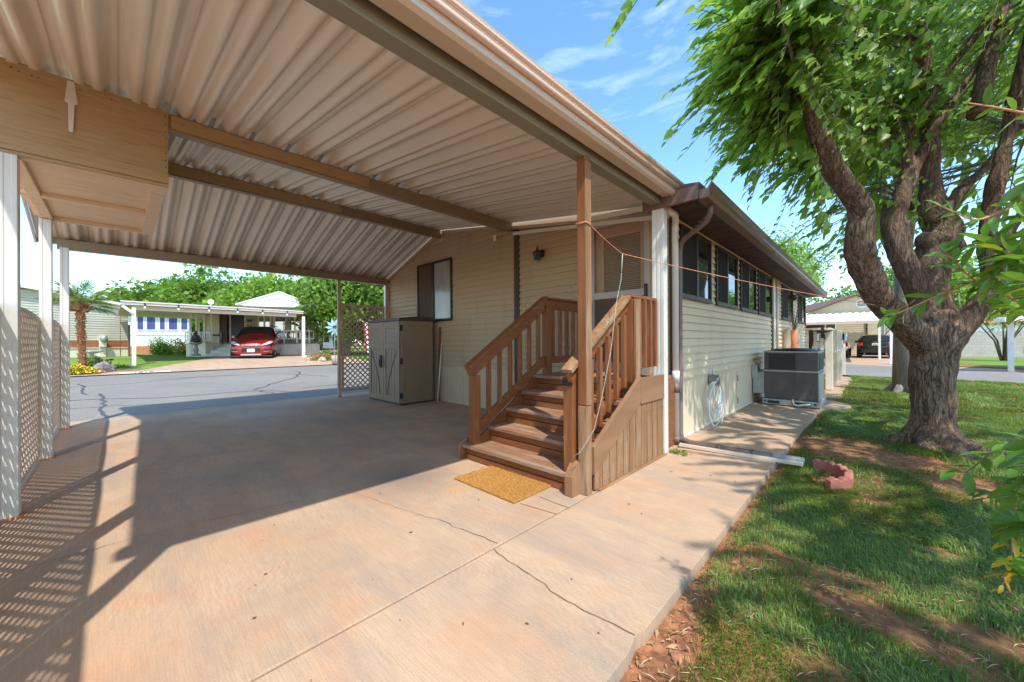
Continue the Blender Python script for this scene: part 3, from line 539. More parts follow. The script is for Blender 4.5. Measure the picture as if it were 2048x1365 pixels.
# left low eave fascia
MB().box(-8.63,-8.60,YL,4.5,2.66,2.78).build('eave_fascia',M['beam'],cp)
# white cross trims against the house wall
mb=MB(); zt=lambda x:3.455-(x+6.35)*.15 if x>-6.35 else 3.455+(x+6.35)*.3376
for a,b,dz,w_ in ((-4.35,-1.9,-.075,.05),(-6.25,-4.45,-.03,.035),(-8.55,-6.45,-.03,.04)): mb.bar((a,YW-.05,zt(a)+dz),(b,YW-.05,zt(b)+dz),w_,.045)
mb.build('wall_flashing',M['trimp'],cp)
mb=MB(); 
for (a,za),(b,zb) in zip(RX,RX[1:]):
    b=min(b,-1.78); mb.prism([(a,YW-.04,zt(a)-.07),(b,YW-.04,zt(b)-.07),(b,YW-.04,zt(b)+.075),(a,YW-.04,zt(a)+.075)],(0,.09,0))
mb.build('closure_strip',M['side_end'],cp)
mb=MB(); mb.bar((-4.25,YW-.09,zt(-4.25)-.18),(-1.73,YW-.09,zt(-1.73)-.10),.03,.05); mb.bar((-2.9,YW-.06,2.88),(-1.75,YW-.30,2.74),.03,.06); mb.build('wall_trim',M['cream'],cp)
# little steel clips on beams
for k in range(2,15):
    y=-.3+.305*k; MB().bar((-4.31,y-.03,3.15),(-4.22,y-.02,3.19),.035,.004).build('roof_clip',M['galv'],cp); MB().bar((-6.30,y-.03,3.45),(-6.22,y+.02,3.485),.012,.004).build('roof_clip',M['galv'],cp)
# white pipe downspout between post and wall (from carport gutter)
mb=MB(); mb.tube([(-1.62,4.12,2.62),(-1.60,4.3,2.60),(-1.64,4.42,2.57),(-1.665,4.47,2.5),(-1.665,4.47,.10)],.036,12); mb.tube([(-1.665,4.47,.72),(-1.665,4.47,.85)],.042,12); ds=mb.build('downspout',M['post'],cp,smooth=True)
mb=MB(); mb.tube([(-1.665,4.47,.60),(-1.665,4.47,.70)],.041,12); mb.tube([(-1.665,4.47,.02),(-1.66,4.46,.10)],.048,12);mb.build('pipe_coupling',M['mauve'],ds,smooth=True)
# overhead plywood box
ob=empty('overhead_storage_box',(-5.35,-.1,2.5),'plywood storage cupboard hung under the carport roof at top left','storage box')
XB0,XB1,YB1,ZB0,ZB1=-6.36,-4.30,.30,2.515,3.16
MB().box(XB1-.012,XB1,-.60,YB1,ZB0+.10,3.165).build('side_panel',M['plyy'],ob,bevel=.002)
mb=MB(); mb.box(XB1-.012,XB1+.006,-.60,YB1+.002,ZB0+.03,ZB0+.125); mb.box(XB1-.012,XB1+.004,-.60,YB1+.002,ZB0-.0,ZB0+.027); mb.build('lower_rail',M['plyy'],ob,bevel=.003)
mb=MB(); mb.prism([(XB1-.012,YB1-.012,ZB0+.02),(XB0,YB1-.012,ZB0+.02),(XB0,YB1-.012,3.44),(XB1-.012,YB1-.012,3.15)],(0,.012,0)); mb.build('end_panel',M['plyz'],ob)
MB().box(XB0,XB1-.014,-.60,YB1-.014,ZB0+.045,ZB0+.057).build('bottom_panel',M['plypaley'],ob)
mb=MB(); mb.box(XB0+.001,XB1-.0145,YB1-.10,YB1-.001,ZB0+.005,ZB0+.044); mb.box(XB0+.001,XB1-.0145,-.55,-.47,ZB0+.003,ZB0+.044); mb.box(XB1-.11,XB1-.0125,-.60,YB1-.1005,ZB0+.005,ZB0+.044); mb.box(-5.44,-5.35,-.60,YB1-.1005,ZB0+.005,ZB0+.044); mb.box(XB0+.001,XB0+.07,-.47,YB1-.1005,ZB0+.005,ZB0+.044); mb.build('bottom_frame',M['plypaley'],ob,bevel=.003)
mb=MB(); hy=-.235; mb.prism([(XB1+.002,hy-.016,3.15),(XB1+.002,hy+.016,3.15),(XB1+.002,hy+.036,2.99),(XB1+.002,hy+.0,2.97),(XB1+.002,hy-.030,2.99)],(.006,0,0)); mb.prism([(XB1+.008,hy-.014,3.0),(XB1+.008,hy+.02,3.0),(XB1+.008,hy+.012,2.77),(XB1+.008,hy-.010,2.77)],(.006,0,0)); sh_=mb.build('strap_hinge',M['post'],ob,bevel=.002)
mb=MB(); rd=random.Random(8)
for i in range(16): mb.lathe((XB1,-.58+.86*rd.random() if i<8 else .285,3.12-.02*rd.random() if i<8 else 2.68+.06*(i-8)),[(.005,0),(.005,.0015)],6,'x')
mb.build('nail_head',M['dpole'],ob)
# ================================================================ LATTICE PANELS
def lattice(name,label,ax,c0,c1,z0,ztop,pos,mat,cell=.088,sw_=.03,frame=.045,group=None,cat='lattice panel'):
    # ax='x': panel lies along X at y=pos ; ax='y': along Y at x=pos
    P=(lambda u,z,o:(u,pos+o,z)) if ax=='x' else (lambda u,z,o:(pos+o,u,z))
    r=empty(name,P((c0+c1)/2,z0,0),label,cat,group)
    mb=MB(); zm=max(ztop(c0+(c1-c0)*i/20) for i in range(21))
    for sgn in (1,-1):
        o=.004*sgn; s0=c0-(zm-z0) if sgn>0 else c0; s1=c1 if sgn>0 else c1+(zm-z0); u=s0
        while u<s1:
            ins=[]
            L=zm-z0; m=160
            for i in range(m+1):
                t=L*i/m; uu=u+sgn*t; zz=z0+t
                if c0<=uu<=c1 and zz<=ztop(uu): ins.append(t)
            if len(ins)>2:
                a,b=ins[0],ins[-1]; mb.bar(P(u+sgn*a,z0+a,o),P(u+sgn*b,z0+b,o),.008,sw_,P(0,1,0) if False else (Vector(P(-sgn,1,0))-Vector(P(0,0,0))))
            u+=cell*1.4142
    mb.build('slats',mat,r)
    mb=MB(); n=16; f=frame; mb.bar(P(c0,z0+f/2,0),P(c1,z0+f/2,0),.024,f)
    for i in range(n):
        a=c0+(c1-c0)*i/n;b=c0+(c1-c0)*(i+1)/n; mb.bar(P(a,ztop(a)-f/2,0),P(b,ztop(b)-f/2,0),.026,f)
    mb.bar(P(c0+f/2,z0+f,0),P(c0+f/2,ztop(c0)-f,0),.022,f,P(1,0,0) if ax=='x' else (0,1,0)); mb.bar(P(c1-f/2,z0+f,0),P(c1-f/2,ztop(c1)-f,0),.022,f,(1,0,0) if ax=='x' else (0,1,0))
    mb.build('frame',mat,r); return r
def arch(a,b,zb,h): return lambda u: zb+h*math.sin(math.pi*min(1,max(0,(u-a)/(b-a))))
G='cream lattice screens between the white posts'
for a,b,l in ((-8.29,-6.36,'farthest cream lattice screen, next to the street side post'),(-6.24,-4.40,'cream arched lattice screen left of the middle white post'),(-4.28,-2.84,'cream lattice screen casting diamond light on the slab, cut off by the left photo edge'),(-2.72,-1.86,'cream lattice screen outside the left photo edge, second panel nearest the camera'),(-1.74,-.35,'cream lattice screen outside the left photo edge, panel nearest the camera')):
    lattice('lattice_screen',l,'x',a,b,.03,arch(a,b,1.48,.035),-.572,M['wlat'],.088,.036,group=G)
lattice('lattice_screen','tan straight-topped lattice screen standing behind the resin cabinet','y',3.42,4.44,.12,lambda u:2.06,-8.5,M['tanp'],.082,.024)
tp=empty('metal_post',(-8.5,3.37,0),'thin tan metal post beside the tan lattice','post'); MB().box(-8.53,-8.47,3.34,3.40,0,2.574).build('shaft',M['tanp'],tp,bevel=.003); MB().box(-8.54,-8.46,3.33,3.41,0,.01).build('base',M['terra'],tp)
tp=empty('metal_post',(-8.52,4.49,0),'pale metal post between tan lattice and house corner','post'); MB().box(-8.56,-8.48,4.455,4.535,0,2.574).build('shaft',M['post'],tp,bevel=.003); MB().box(-8.475,-8.455,4.45,4.54,0,2.574).build('trim',M['tanp'],tp)
# ================================================================ PORCH STEPS
ps=empty('porch_steps',(-2.35,3.2,0),'brown stained wooden porch stairs with railings up to the door','steps')
xa,xb=-3.0,-1.72; NY=[2.445,2.70,2.955,3.21,3.465]; NZ=[.155,.315,.475,.635,.80]
for i in range(4):
    y0,z=NY[i],NZ[i]; l,r_=(xa-.07,xb-.02) if i==0 else (xa+.06,xb+.015)
    mb=MB(); mb.box(l,r_,y0,y0+.135,z-.036,z); mb.box(l,r_,y0+.142,y0+.285,z-.036,z); mb.build('tread',M['treadx'],ps,bevel=.004)
for i in range(5):
    y0,z=NY[i],NZ[i]; zb=0 if i==0 else NZ[i-1]; l,r_=(xa-.03,xb-.06) if i==0 else (xa+.06,xb+.015)
    mb=MB(); m_=(zb+z-.036)/2; mb.box(l,r_,y0+.03,y0+.052,m_+.003,z-.037); mb.box(l,r_,y0+.022,y0+.048,zb+.001,m_-.002); mb.build('riser',M['stainx'],ps,bevel=.003)
mb=MB(); y=3.465
while y<4.5: mb.box(xa,-1.64 if y<3.9 else -1.70,y,y+.135,.764,.80); y+=.142
mb.build('platform_board',M['treadx'],ps,bevel=.003)
mb=MB(); mb.box(xa-.085,xa-.05,2.43,2.60,0,.13); mb.box(xa-.05,xa+.0,3.45,4.5,.60,.764); mb.build('side_board',M['stainy'],ps,bevel=.003)
mb=MB(); mb.prism([(xb-.03,2.40,0),(xb-.03,2.40,.155),(xb-.03,2.47,.24),(xb-.03,2.54,.26),(xb-.03,2.54,0)],(.075,0,0)); mb.build('end_block',M['weathz'],ps,bevel=.004); mb=MB(); mb.prism([(xa-.10,2.42,0),(xa-.10,2.42,.14),(xa-.10,2.52,.20),(xa-.10,2.62,.20),(xa-.10,2.62,0)],(.03,0,0)); mb.build('end_block',M['weathz'],ps,bevel=.004)
# inner stringers
for x in (xa+.02,xb-.045+.06):
    mb=MB(); mb.prism([(x,2.55,0),(x,2.55,.19),(x,3.465,.764),(x,4.5,.764),(x,4.5,0)],(.035,0,0)); mb.build('stringer',M['stainy'],ps)
# right sloping fascia (weathered) and plank skirt
xs=-1.635
mb=MB(); mb.prism([(xs,2.60,.14),(xs,2.60,.365),(xs,3.40,.845),(xs,3.42,.845),(xs,3.43,.62)],(.035,0,0)); mb.build('sloping_fascia',M['fasc'],ps,bevel=.003)
mb=MB(); mb.prism([(xs,3.432,.60),(xs,3.422,.845),(xs,3.97,.845),(xs,3.97,.60)],(.037,0,0)); mb.build('platform_fascia',M['fasc'],ps,bevel=.003)
y=2.62;k=0
while y<3.96:
    e=min(y+.118,3.97); zt0=lambda q:min(.60,.14+(q-2.6)*.545) if q<3.43 else .605
    mb=MB(); mb.prism([(xs+.004,y+.006,.012),(xs+.004,y+.006,zt0(y)+.03),(xs+.004,e-.006,zt0(e)+.03),(xs+.004,e-.006,.012)],(.02,0,0)); sk_=mb.build('skirt_plank',M['weathz'],ps,bevel=.003); mb=MB(); [mb.lathe((xs+.024,(y+e)/2+dy,zz),[(.0045,0),(.0045,.0012)],6,'x') for dy in (-.03,.03) for zz in (.05,max(.12,zt0(y)-.10))]; mb.build('nail_head',M['dpole'],sk_); y+=.12;k+=1
mb=MB(); mb.box(-1.725,-1.705,4.09,4.42,0,.80); mb.build('skirt_return',M['stainz'],ps)
MB().prism([(xs-.004,2.64,.012),(xs-.004,2.64,.16),(xs-.004,3.42,.59),(xs-.004,3.96,.59),(xs-.004,3.96,.012)],(.005,0,0)).build('gap_shade_sheet',M['black'],ps); MB().box(xs-.01,xs+.05,2.66,4.0,0,.012).build('ground_sill',M['weathy'],ps,bevel=.003)  # black sheet added behind the planks so their gaps look shaded
# railings
def rail(nm,p,q,w_,h,mat): MB().bar(p,q,w_,h).build(nm,mat,ps,bevel=.004)
sl1=(1.655-.885)/(3.70-2.5)
# left
for (x,y,z0,z1) in ((xa+.03,2.535,.14,.86),(xa+.03,3.73,.70,1.62)):
    MB().box(x-.045,x+.045,y-.045,y+.045,z0,z1).build('rail_post',M['stainz'],ps,bevel=.005)
rail('handrail',(xa+.01,2.47,.885),(xa+.01,3.70,1.672),.04,.14,M['stainy']); rail('handrail_cap',(xa+.02,2.45,.945),(xa+.02,3.71,1.752),.095,.03,M['stainy'])
rail('handrail',(xa+.01,3.69,1.665),(xa+.01,4.53,1.665),.04,.12,M['stainy']); rail('handrail_cap',(xa+.02,3.70,1.74),(xa+.02,4.53,1.74),.09,.028,M['stainy'])
rail('lower_rail',(xa+.01,2.56,.285),(xa+.01,3.72,.985),.04,.10,M['stainy']); rail('lower_rail',(xa+.01,3.70,.965),(xa+.01,4.53,.965),.04,.09,M['stainy'])
for i in range(6):
    y=2.74+i*.165; zt_=.885+(y-2.47)*.640-.05; zb_=.285+(y-2.56)*.603+.03
    MB().box(xa+.0,xa+.042,y-.02,y+.02,zb_,zt_).build('baluster',M['stainz'],ps,bevel=.003)
for i in range(5):
    y=3.86+i*.15; MB().box(xa+.0,xa+.042,y-.02,y+.02,1.0,1.62).build('baluster',M['stainz'],ps,bevel=.003)
# right
for (x,y,z0,z1,m_) in ((-1.765,2.52,.16,.93,'stainz'),(-1.70,3.43,.80,1.60,'weathz')):
    MB().box(x-.045,x+.045,y-.045,y+.045,z0,z1).build('rail_post',M['stainz'],ps,bevel=.005)
MB().box(-1.648,-1.625,3.385,3.475,.80,1.60).build('post_face',M['weathz'],ps,bevel=.003)
rail('handrail_cap',(-1.735,2.42,.965),(-1.735,3.43,1.638),.10,.036,M['weathy']); rail('handrail',(-1.735,2.45,.905),(-1.735,3.42,1.56),.04,.10,M['stainy'])
rail('handrail_cap',(-1.72,3.40,1.635),(-1.72,4.02,1.635),.085,.032,M['stainy']); rail('handrail',(-1.72,3.44,1.585),(-1.72,3.98,1.585),.035,.06,M['stainy'])
rail('lower_rail',(-1.74,2.56,.335),(-1.74,3.43,.90),.04,.09,M['stainy']); rail('lower_rail',(-1.72,3.47,.985),(-1.72,3.98,.985),.035,.05,M['stainy'])
for i in range(5):
    y=2.71+i*.145; zt_=.905+(y-2.45)*.675-.03; zb_=.335+(y-2.56)*.65
    MB().box(-1.725,-1.683,y-.021,y+.021,zb_-.05,zt_).build('baluster',M['stainz'],ps,bevel=.003)
for i in range(4):
    y=3.56+i*.125; MB().box(-1.70,-1.66,y-.02,y+.02,.93,1.615).build('baluster',M['stainz'],ps,bevel=.003)
MB().box(-1.812,-1.718,2.468,2.474,.845,.91).build('tape_patch',M['tape'],ps)
# weathered carport post in front of the stairs
wp=empty('wooden_post',(-1.65,2.545,0),'tall weathered 4x4 timber post beside the stairs holding the carport edge','post')
MB().box(-1.69,-1.612,2.505,2.585,0,.695).build('lower_length',M['weathz'],wp,bevel=.005); MB().box(-1.689,-1.613,2.506,2.584,.70,2.644).build('upper_length',M['stainz'],wp,bevel=.005)
MB().box(-1.6135,-1.608,2.506,2.584,.70,2.60).build('worn_face',M['weathz'],wp,bevel=.002)
# ropes
def sag(p,q,s,n=24): return [Vector(p).lerp(Vector(q),i/n)+Vector((0,0,-s*4*(i/n)*(1-i/n))) for i in range(n+1)]
P0=(-1.608,2.59,2.105); P2=tuple(at(1780,615,4.0)); mid=at(1245,508,3.1)
mb=MB(); pts=sag(P0,tuple(at(1245,508,3.35)),.01,8)+sag(tuple(at(1245,508,3.35)),P2,.03,30)[1:]+sag(P2,tuple(at(1830,600,3.75)),.04,8)[1:]
mb.tube(pts,.003,6); mb.tube([(-1.60,2.50,2.12),(-1.695,2.50,2.12),(-1.695,2.59,2.12),(-1.605,2.592,2.105),(-1.60,2.50,2.12)],.005,6)
tag(mb.build('clothesline',M['orope'],None,smooth=True),'thin orange rope strung from the timber post to the big tree','rope')
mb=MB(); k0=at(1245,508,3.35); pts=[k0,at(1242,560,3.3),at(1233,605,3.2),at(1222,700,3.0),at(1205,790,2.9),at(1188,860,2.85),at(1160,905,2.82),at(1140,918,2.9)]
mb.tube(pts,.0025,6); mb.tube([k0,at(1243,545,3.31)],.0045,6); tag(mb.build('twisted_rope',M['grope'],None,smooth=True),'thin grey green rope hanging from the orange rope down to the stair post','rope')
# doormat
c4=[(-2.66,2.03),(-2.645,2.515),(-1.93,2.475),(-1.925,2.02)]
mb=MB(); mb.prism([(x,y,.001) for x,y in c4][::-1],(0,0,.015)); mat_=mb.build('doormat',M['coir'],None,bevel=.005); tag(mat_,'plain golden coir doormat at the foot of the stairs','doormat')
# ================================================================ RESIN CABINET
cb=empty('storage_cabinet',(-7.12,4.06,0),'taupe resin shed cabinet with double barn style doors by the end wall','cabinet')
X0,X1,Y0,Y1,H=-7.76,-6.475,3.70,4.44,1.62
MB().box(X0+.02,X1-.012,Y0+.02,Y1,.02,H).build('carcass',M['cab'],cb,bevel=.01)
MB().box(X0,X1,Y0+.0,Y1+.01,.0,.03).build('base',M['cabt'],cb,bevel=.008)
mb=MB(); n=10
mb.prism([(X0-.02,Y0-.03+(Y1-Y0+.06)*i/n,H+.085*math.sin(math.pi*(.12+.6*i/n))) for i in range(n+1)]+[(X0-.02,Y1+.03,H-.01),(X0-.02,Y0-.03,H-.01)],(X1-X0+.04,0,0)); mb.build('lid',M['cabt'],cb,bevel=.006)
mid_=(X0+X1)/2
for s,(a,b) in enumerate(((X0+.02,mid_-.004),(mid_+.004,X1-.03))):
    mb=MB(); mb.box(a,b,Y0,Y0+.019,.04,H-.015); d=mb.build('door',M['cab'],cb,bevel=.004)
    mb=MB(); y=Y0-.012
    fa,fb=a+.0,b; st=.085
    mb.box(fa,fa+st,y,Y0,.04,H-.015); mb.box(fb-st,fb,y,Y0,.04,H-.015); mb.box(fa+st,fb-st,y,Y0,H-.15,H-.015); mb.box(fa+st,fb-st,y,Y0,1.07,1.17); mb.box(fa+st,fb-st,y,Y0,.04,.15)
    mb.build('stile',M['cab'],d,bevel=.004)
    mb=MB()
    for k in range(6): z=1.18+k*.048; mb.prism([(fa+st,Y0-.009,z),(fa+st,Y0-.001,z+.044),(fa+st,Y0,z)],(fb-fa-2*st,0,0))
    mb.build('louvre',M['cab'],d)
    mb=MB(); 
    for k in range(5): x=fa+st+.01+(fb-fa-2*st-.02)*k/4; mb.box(x-.003,x+.003,Y0-.002,Y0+.001,.15,1.07)
    n=12; pts=[(fa+st+(fb-fa-2*st)*((1-(i/n)**1.7) if s else (i/n)**1.7)*.9*1.0,Y0-.006,1.05-.88*i/n if not s else .17+.0+ .88*(1-i/n)) for i in range(n+1)]
    if s: pts=[(fb-st-(fb-fa-2*st)*(1-(1-i/n)**1.6)*.85,Y0-.006,1.05-.88*i/n) for i in range(n+1)]
    else: pts=[(fa+st+(fb-fa-2*st)*(1-(1-i/n)**1.6)*.85,Y0-.006,1.05-.88*i/n) for i in range(n+1)]
    for p,q in zip(pts,pts[1:]): mb.bar(p,q,.006,.008)
    mb.build('groove',M['cabt'],d)
mb=MB(); hx=mid_-.055; mb.tube([(hx-.07,Y0-.03,.93),(hx,Y0-.035,.93),(hx+.035,Y0-.05,.90),(hx+.042,Y0-.055,.82),(hx+.035,Y0-.05,.74),(hx+.005,Y0-.035,.70),(hx-.02,Y0-.05,.74),(hx-.025,Y0-.05,.84),(hx,Y0-.035,.92)],.015,8); mb.build('handle',M['black'],cb,smooth=True)
for z in (.18,.84,1.47): MB().box(X1-.028,X1+.004,Y0-.012,Y0+.05,z-.055,z+.055).build('hinge',M['black'],cb,bevel=.004)
mb=MB(); x=X1-.012
for (a,b,c,d) in ((Y0+.05,Y0+.11,.03,H),(Y1-.07,Y1-.01,.03,H),(Y0+.11,Y1-.07,H-.10,H),(Y0+.11,Y1-.07,1.07,1.16),(Y0+.11,Y1-.07,.03,.10)): mb.box(x,x+.012,a,b,c,d)
mb.build('side_frame',M['cab'],cb,bevel=.004)
mb=MB()
for k in range(7): yy=Y0+.16+k*.07; mb.box(x-.002,x+.004,yy,yy+.012,.10,1.07)
for k in range(4): mb.box(x-.002,x+.004,Y0+.11,Y1-.07,1.2+k*.075,1.212+k*.075)
mb.build('side_rib',M['cab'],cb)
t_=MB(); t_.bar((-6.39,4.50,.0),(-6.37,4.53,1.50),.05,.02,(1,0,0)); tag(t_.build('leaning_board',M['stainz'],None,bevel=.002),'narrow brown board leaning on the wall behind the cabinet','board')
t_=MB(); t_.tube([(-6.31,4.42,.0),(-6.315,4.53,1.16)],.013,8); tag(t_.build('leaning_rod',M['cream'],None,smooth=True),'white rod leaning on the siding beside the cabinet','rod')
# ================================================================ SIDE YARD THINGS
ac=empty('air_conditioner',(-1.11,8.9,0),'dark grey packaged air conditioner on a galvanised base by the siding','air conditioner')
a0,a1,b0,b1=-1.51,-.715,8.42,9.40
mb=MB(); mb.box(a0,a1,b0,b1,.12,.97); mb.build('cabinet',M['acg'],ac,bevel=.012)
mb=MB(); mb.box(a0-.03,a1+.03,b0-.03,b1+.03,.012,.115); mb.build('base_rail',M['galv'],ac,bevel=.006)
mb=MB(); 
for x0,x1 in ((a0+.06,a0+.24),(a0+.42,a0+.70)): mb.box(x0,x1,b0-.034,b0-.0285,.035,.085)
for x in (a0+.015,a1-.04): mb.lathe((x,b0-.034,.07),[(.018,0),(.018,.005)],12,'y')
mb.build('fork_slot',M['black'],ac)
mb=MB(); mb.box(a0-.008,a1+.008,b0-.008,b1+.008,.968,.995); mb.box(a0-.004,a1+.004,b0-.006,b0+.01,.62,.645); mb.box(a1-.03,a1+.004,b0+.0,b1,.62,.645); mb.build('top_flange',M['galv'],ac,bevel=.003)
mb=MB(); mb.box(a0+.005,a1-.005,b0+.01,b1-.01,.995,1.0); mb.lathe(((a0+a1)/2,8.9,1.0),[(.37,0),(.36,.015),(.30,.035),(.1,.045),(.01,.046)],28); mb.build('fan_guard',M['black'],ac)
mb=MB(); mb.box(a0+.075,a0+.475,b0-.012,b0-.001,.665,.945); mb.build('coil_grille',M['fin'],ac)
mb=MB()
for k in range(5): mb.box(a0+.075,a0+.475,b0-.017,b0-.012,.665+.068*k,.670+.068*k)
for k in range(9): mb.box(a0+.075+.05*k,a0+.078+.05*k,b0-.016,b0-.012,.665,.945)
mb.build('grille_wire',M['grille'],ac)
mb=MB(); mb.box(a0+.06,a0+.49,b0-.014,b0-.001,.945,.958); mb.box(a0+.475,a0+.49,b0-.014,b0-.001,.655,.945); mb.box(a0+.06,a0+.075,b0-.014,b0-.001,.655,.945); mb.box(a0+.06,a0+.49,b0-.014,b0-.001,.652,.665); mb.box(a0+.455,a0+.461,b0-.004,b0-.0005,.125,.618); mb.build('panel_edge',M['acg'],ac)
mb=MB(); mb.box(a1+.001,a1+.008,b0+.10,b1-.1,.66,.94); mb.build('side_coil',M['fin'],ac)
mb=MB(); mb.box(a1+.0,a1+.004,b0+.02,b1-.02,.13,.60); mb.build('side_panel',M['galv'],ac)
mb=MB(); mb.tube([(a0+.44,b0-.02,.13),(a0+.44,b0-.05,.10),(a0+.46,b0-.06,.045),(a0+.52,b0-.06,.03),(a0+.62,b0-.055,.06),(a0+.69,b0-.05,.065)],.016,8); mb.build('drain_pipe',M['cream'],ac,smooth=True)
mb=MB(); mb.box(XS+.015,a0-.001,8.46,9.2,.19,.58); mb.box(XS+.015,a0-.001,8.45,9.22,.58,.60); tag(mb.build('air_duct',M['galv'],None,bevel=.006),'short galvanised duct between the wall and the air conditioner','duct')
# garden hose
hs=empty('garden_hose',(XS+.05,5.85,.4),'coiled pale garden hose hanging on the skirting','hose')
mb=MB(); pts=[]; rd=random.Random(3)
for k in range(5):
    ry=.19+.035*k; rz=.25+.045*k; xo=XS+.05+.012*k
    for i in range(28):
        a=2*math.pi*i/28+math.pi/2; pts.append((xo+.01*math.sin(a*2+k),5.86+ry*math.cos(a)+.02*math.sin(k*2),.44-.02*k-(.0 if i<0 else 0)+rz*math.sin(a)*(1.0 if math.sin(a)<0 else .62)))
mb.tube(pts,.0105,7); mb.tube([(XS+.07,5.86,.68),(XS+.08,5.80,.45),(XS+.09,5.86,.26),(XS+.09,5.90,.24)],.0105,7); mb.build('hose_coil',M['hose'],hs,smooth=True)
mb=MB(); mb.lathe((XS+.01,5.88,.64),[(.07,0),(.08,.01),(.07,.10),(.09,.11)],16,'x'); mb.build('hanger',M['galv'],hs,smooth=True)
mb=MB(); mb.tube([(XS+.03,5.84,.62),(XS+.03,5.84,.82),(XS+.035,5.87,.84),(XS+.03,5.93,.82),(XS+.03,5.95,.63)],.006,6); mb.tube([(XS+.02,6.0,.63),(XS+.10,6.0,.63)],.012,6); mb.build('bracket',M['whitep'],hs,smooth=True)
mb=MB(); mb.lathe((XS+.11,5.92,.21),[(.012,0),(.022,.01),(.022,.06),(.012,.08)],10,'z'); mb.tube([(XS+.11,5.92,.28),(XS+.14,5.96,.32)],.012,8); mb.build('spray_nozzle',M['whitep'],hs,smooth=True)
# pipes across the walk
dp=empty('drain_pipe',(-1.1,4.4,0),'grey brown corrugated drain pipe lying across the walkway','pipe')
p0,p1=Vector((-1.50,4.455,.045)),Vector((-.52,4.60,.02)); mb=MB(); mb.tube([(-1.64,4.52,.09),(-1.60,4.50,.055),p0,p0.lerp(p1,.5),p0.lerp(p1,.78)],.036,12); mb.build('pipe',M['mauve'],dp,smooth=True)
mb=MB(); pts=[p0.lerp(p1,.76+.26*i/40) for i in range(41)]; mb.tube(pts,[.040 if i%2 else .034 for i in range(41)],12,prof=None); mb.build('corrugated_end',M['galv'],dp)
for t_ in (.28,.6): 
    c_=p0.lerp(p1,t_); MB().tube([c_-(p1-p0)*.02,c_+(p1-p0)*.02],.041,12).build('coupling',M['mauve'],dp,smooth=True)
mb=MB(); mb.bar((-1.60,4.385,.027),(-.50,4.515,.015),.048,.034); tag(mb.build('gutter_piece',M['gut'],None,bevel=.004),'white downspout length lying beside the drain pipe','downspout')
# scalloped edging blocks round a hole
EP=[gp(x,y,-.05) for x,y in ((1627,941),(1654,947),(1680,955),(1698,968),(1694,984),(1655,984))]
lb=['red scalloped edging block at the far left end of the curve','red scalloped edging block second from the far left end','red scalloped edging block at the outer bend of the curve','short red scalloped edging block before the nearest one','red scalloped edging block nearest the camera']
for i,(p,q) in enumerate(zip(EP,EP[1:])):
    L=float(np.linalg.norm(q-p)); n=14; mb=MB(); nw=2 if i==4 else 1.5; pr_=[(-L/2+L*j/n,.088+.026*abs(math.sin(math.pi*nw*j/n+.35))) for j in range(n+1)]
    mb.prism([(-L/2,-.03,-.03)]+[(a,-.03,b) for a,b in pr_]+[(L/2,-.03,-.03)],(0,.06,0)); o=mb.build('edging_block',M['brick'],None,bevel=.013)
    o.location=((p[0]+q[0])/2,(p[1]+q[1])/2,-.045); o.rotation_euler=(random.uniform(-.06,.06),0,math.atan2(q[1]-p[1],q[0]-p[0])); tag(o,lb[i],'edging block','scalloped edging blocks in the grass')
mb=MB(); c=gp(1655,962,-.04)
for i in range(9): mb.blob((c[0]+random.uniform(-.1,.07),c[1]+random.uniform(-.1,.08),-.035),(.035,.03,.02),i,.3,5,7)
tag(mb.build('broken_terracotta',M['terra']),'orange broken clay bits lying inside the curve of edging blocks','rubble',kind='stuff')
# ================================================================ DECK
dk=empty('side_deck',(-1.2,13.6,0),'cream painted deck railing with tall posts beyond the air conditioner','deck')
XD=-.80
for y,z0,z1 in ((11.85,0,1.47),(13.55,0,1.49),(15.4,0,1.50),(17.1,0,1.05)): MB().box(XD-.07,XD+.07,y-.045,y+.045,z0,z1).build('post',M['cream'],dk,bevel=.006)
mb=MB(); mb.box(XS+.03,XD-.07,11.83,11.87,1.44,1.49); mb.box(XS+.03,XD-.07,11.83,11.87,.60,.68); mb.box(XD-.03,XD+.03,11.9,15.36,1.44,1.49); mb.box(XD-.02,XD+.02,11.9,15.36,.86,.90); mb.bar((XD,15.45,1.47),(XD,17.1,.95),.05,.05); mb.build('rail',M['cream'],dk,bevel=.004)
mb=MB(); mb.box(XS+.03,XD-.08,11.9,15.4,.56,.60); mb.build('deck_boards',M['cream'],dk)
MB().box(XS+.03,XS+.20,11.82,11.88,.60,1.44).build('post',M['cream'],dk,bevel=.004)
for x in (-1.40,-1.22,-1.06,-.93): MB().box(x-.03,x+.03,11.825,11.875,.60,1.44).build('baluster',M['cream'],dk)
for k in range(12): y=12.15+k*.27; MB().box(XD-.018,XD+.018,y-.02,y+.02,.90,1.44).build('baluster',M['cream'],dk)
MB().box(XD-.045,XD-.02,11.9,11.97,.02,.8).build('kick_board',M['stainz'],dk)
fd=empty('bird_feeder',(-.80,11.75,1.3),'flat brown metal feeder dish fixed on the first deck post','bird feeder')
mb=MB(); c=at(1645,660,9.05); mb.lathe((c[0],c[1],c[2]-.06),[(.02,-.05),(.03,-.02),(.20,.035),(.205,.045),(.19,.04),(.02,.0)],24); mb.build('dish',M['dpole'],fd,smooth=True); MB().box(c[0]-.03,c[0]+.03,c[1]-.03,c[1]+.03,c[2]-.2,c[2]+.12).build('stem',M['dpole'],fd)
pt=empty('planter',(-1.32,12.4,.6),'tall orange planter with dry bare twigs behind the deck railing','planter')
c=at(1588,690,9.4); mb=MB(); mb.lathe((c[0],c[1],.6),[(.05,0),(.06,.05),(.065,.5),(.07,.85),(.06,.85)],18); mb.build('pot',M['terra'],pt,smooth=True); mb=MB(); rd=random.Random(5)
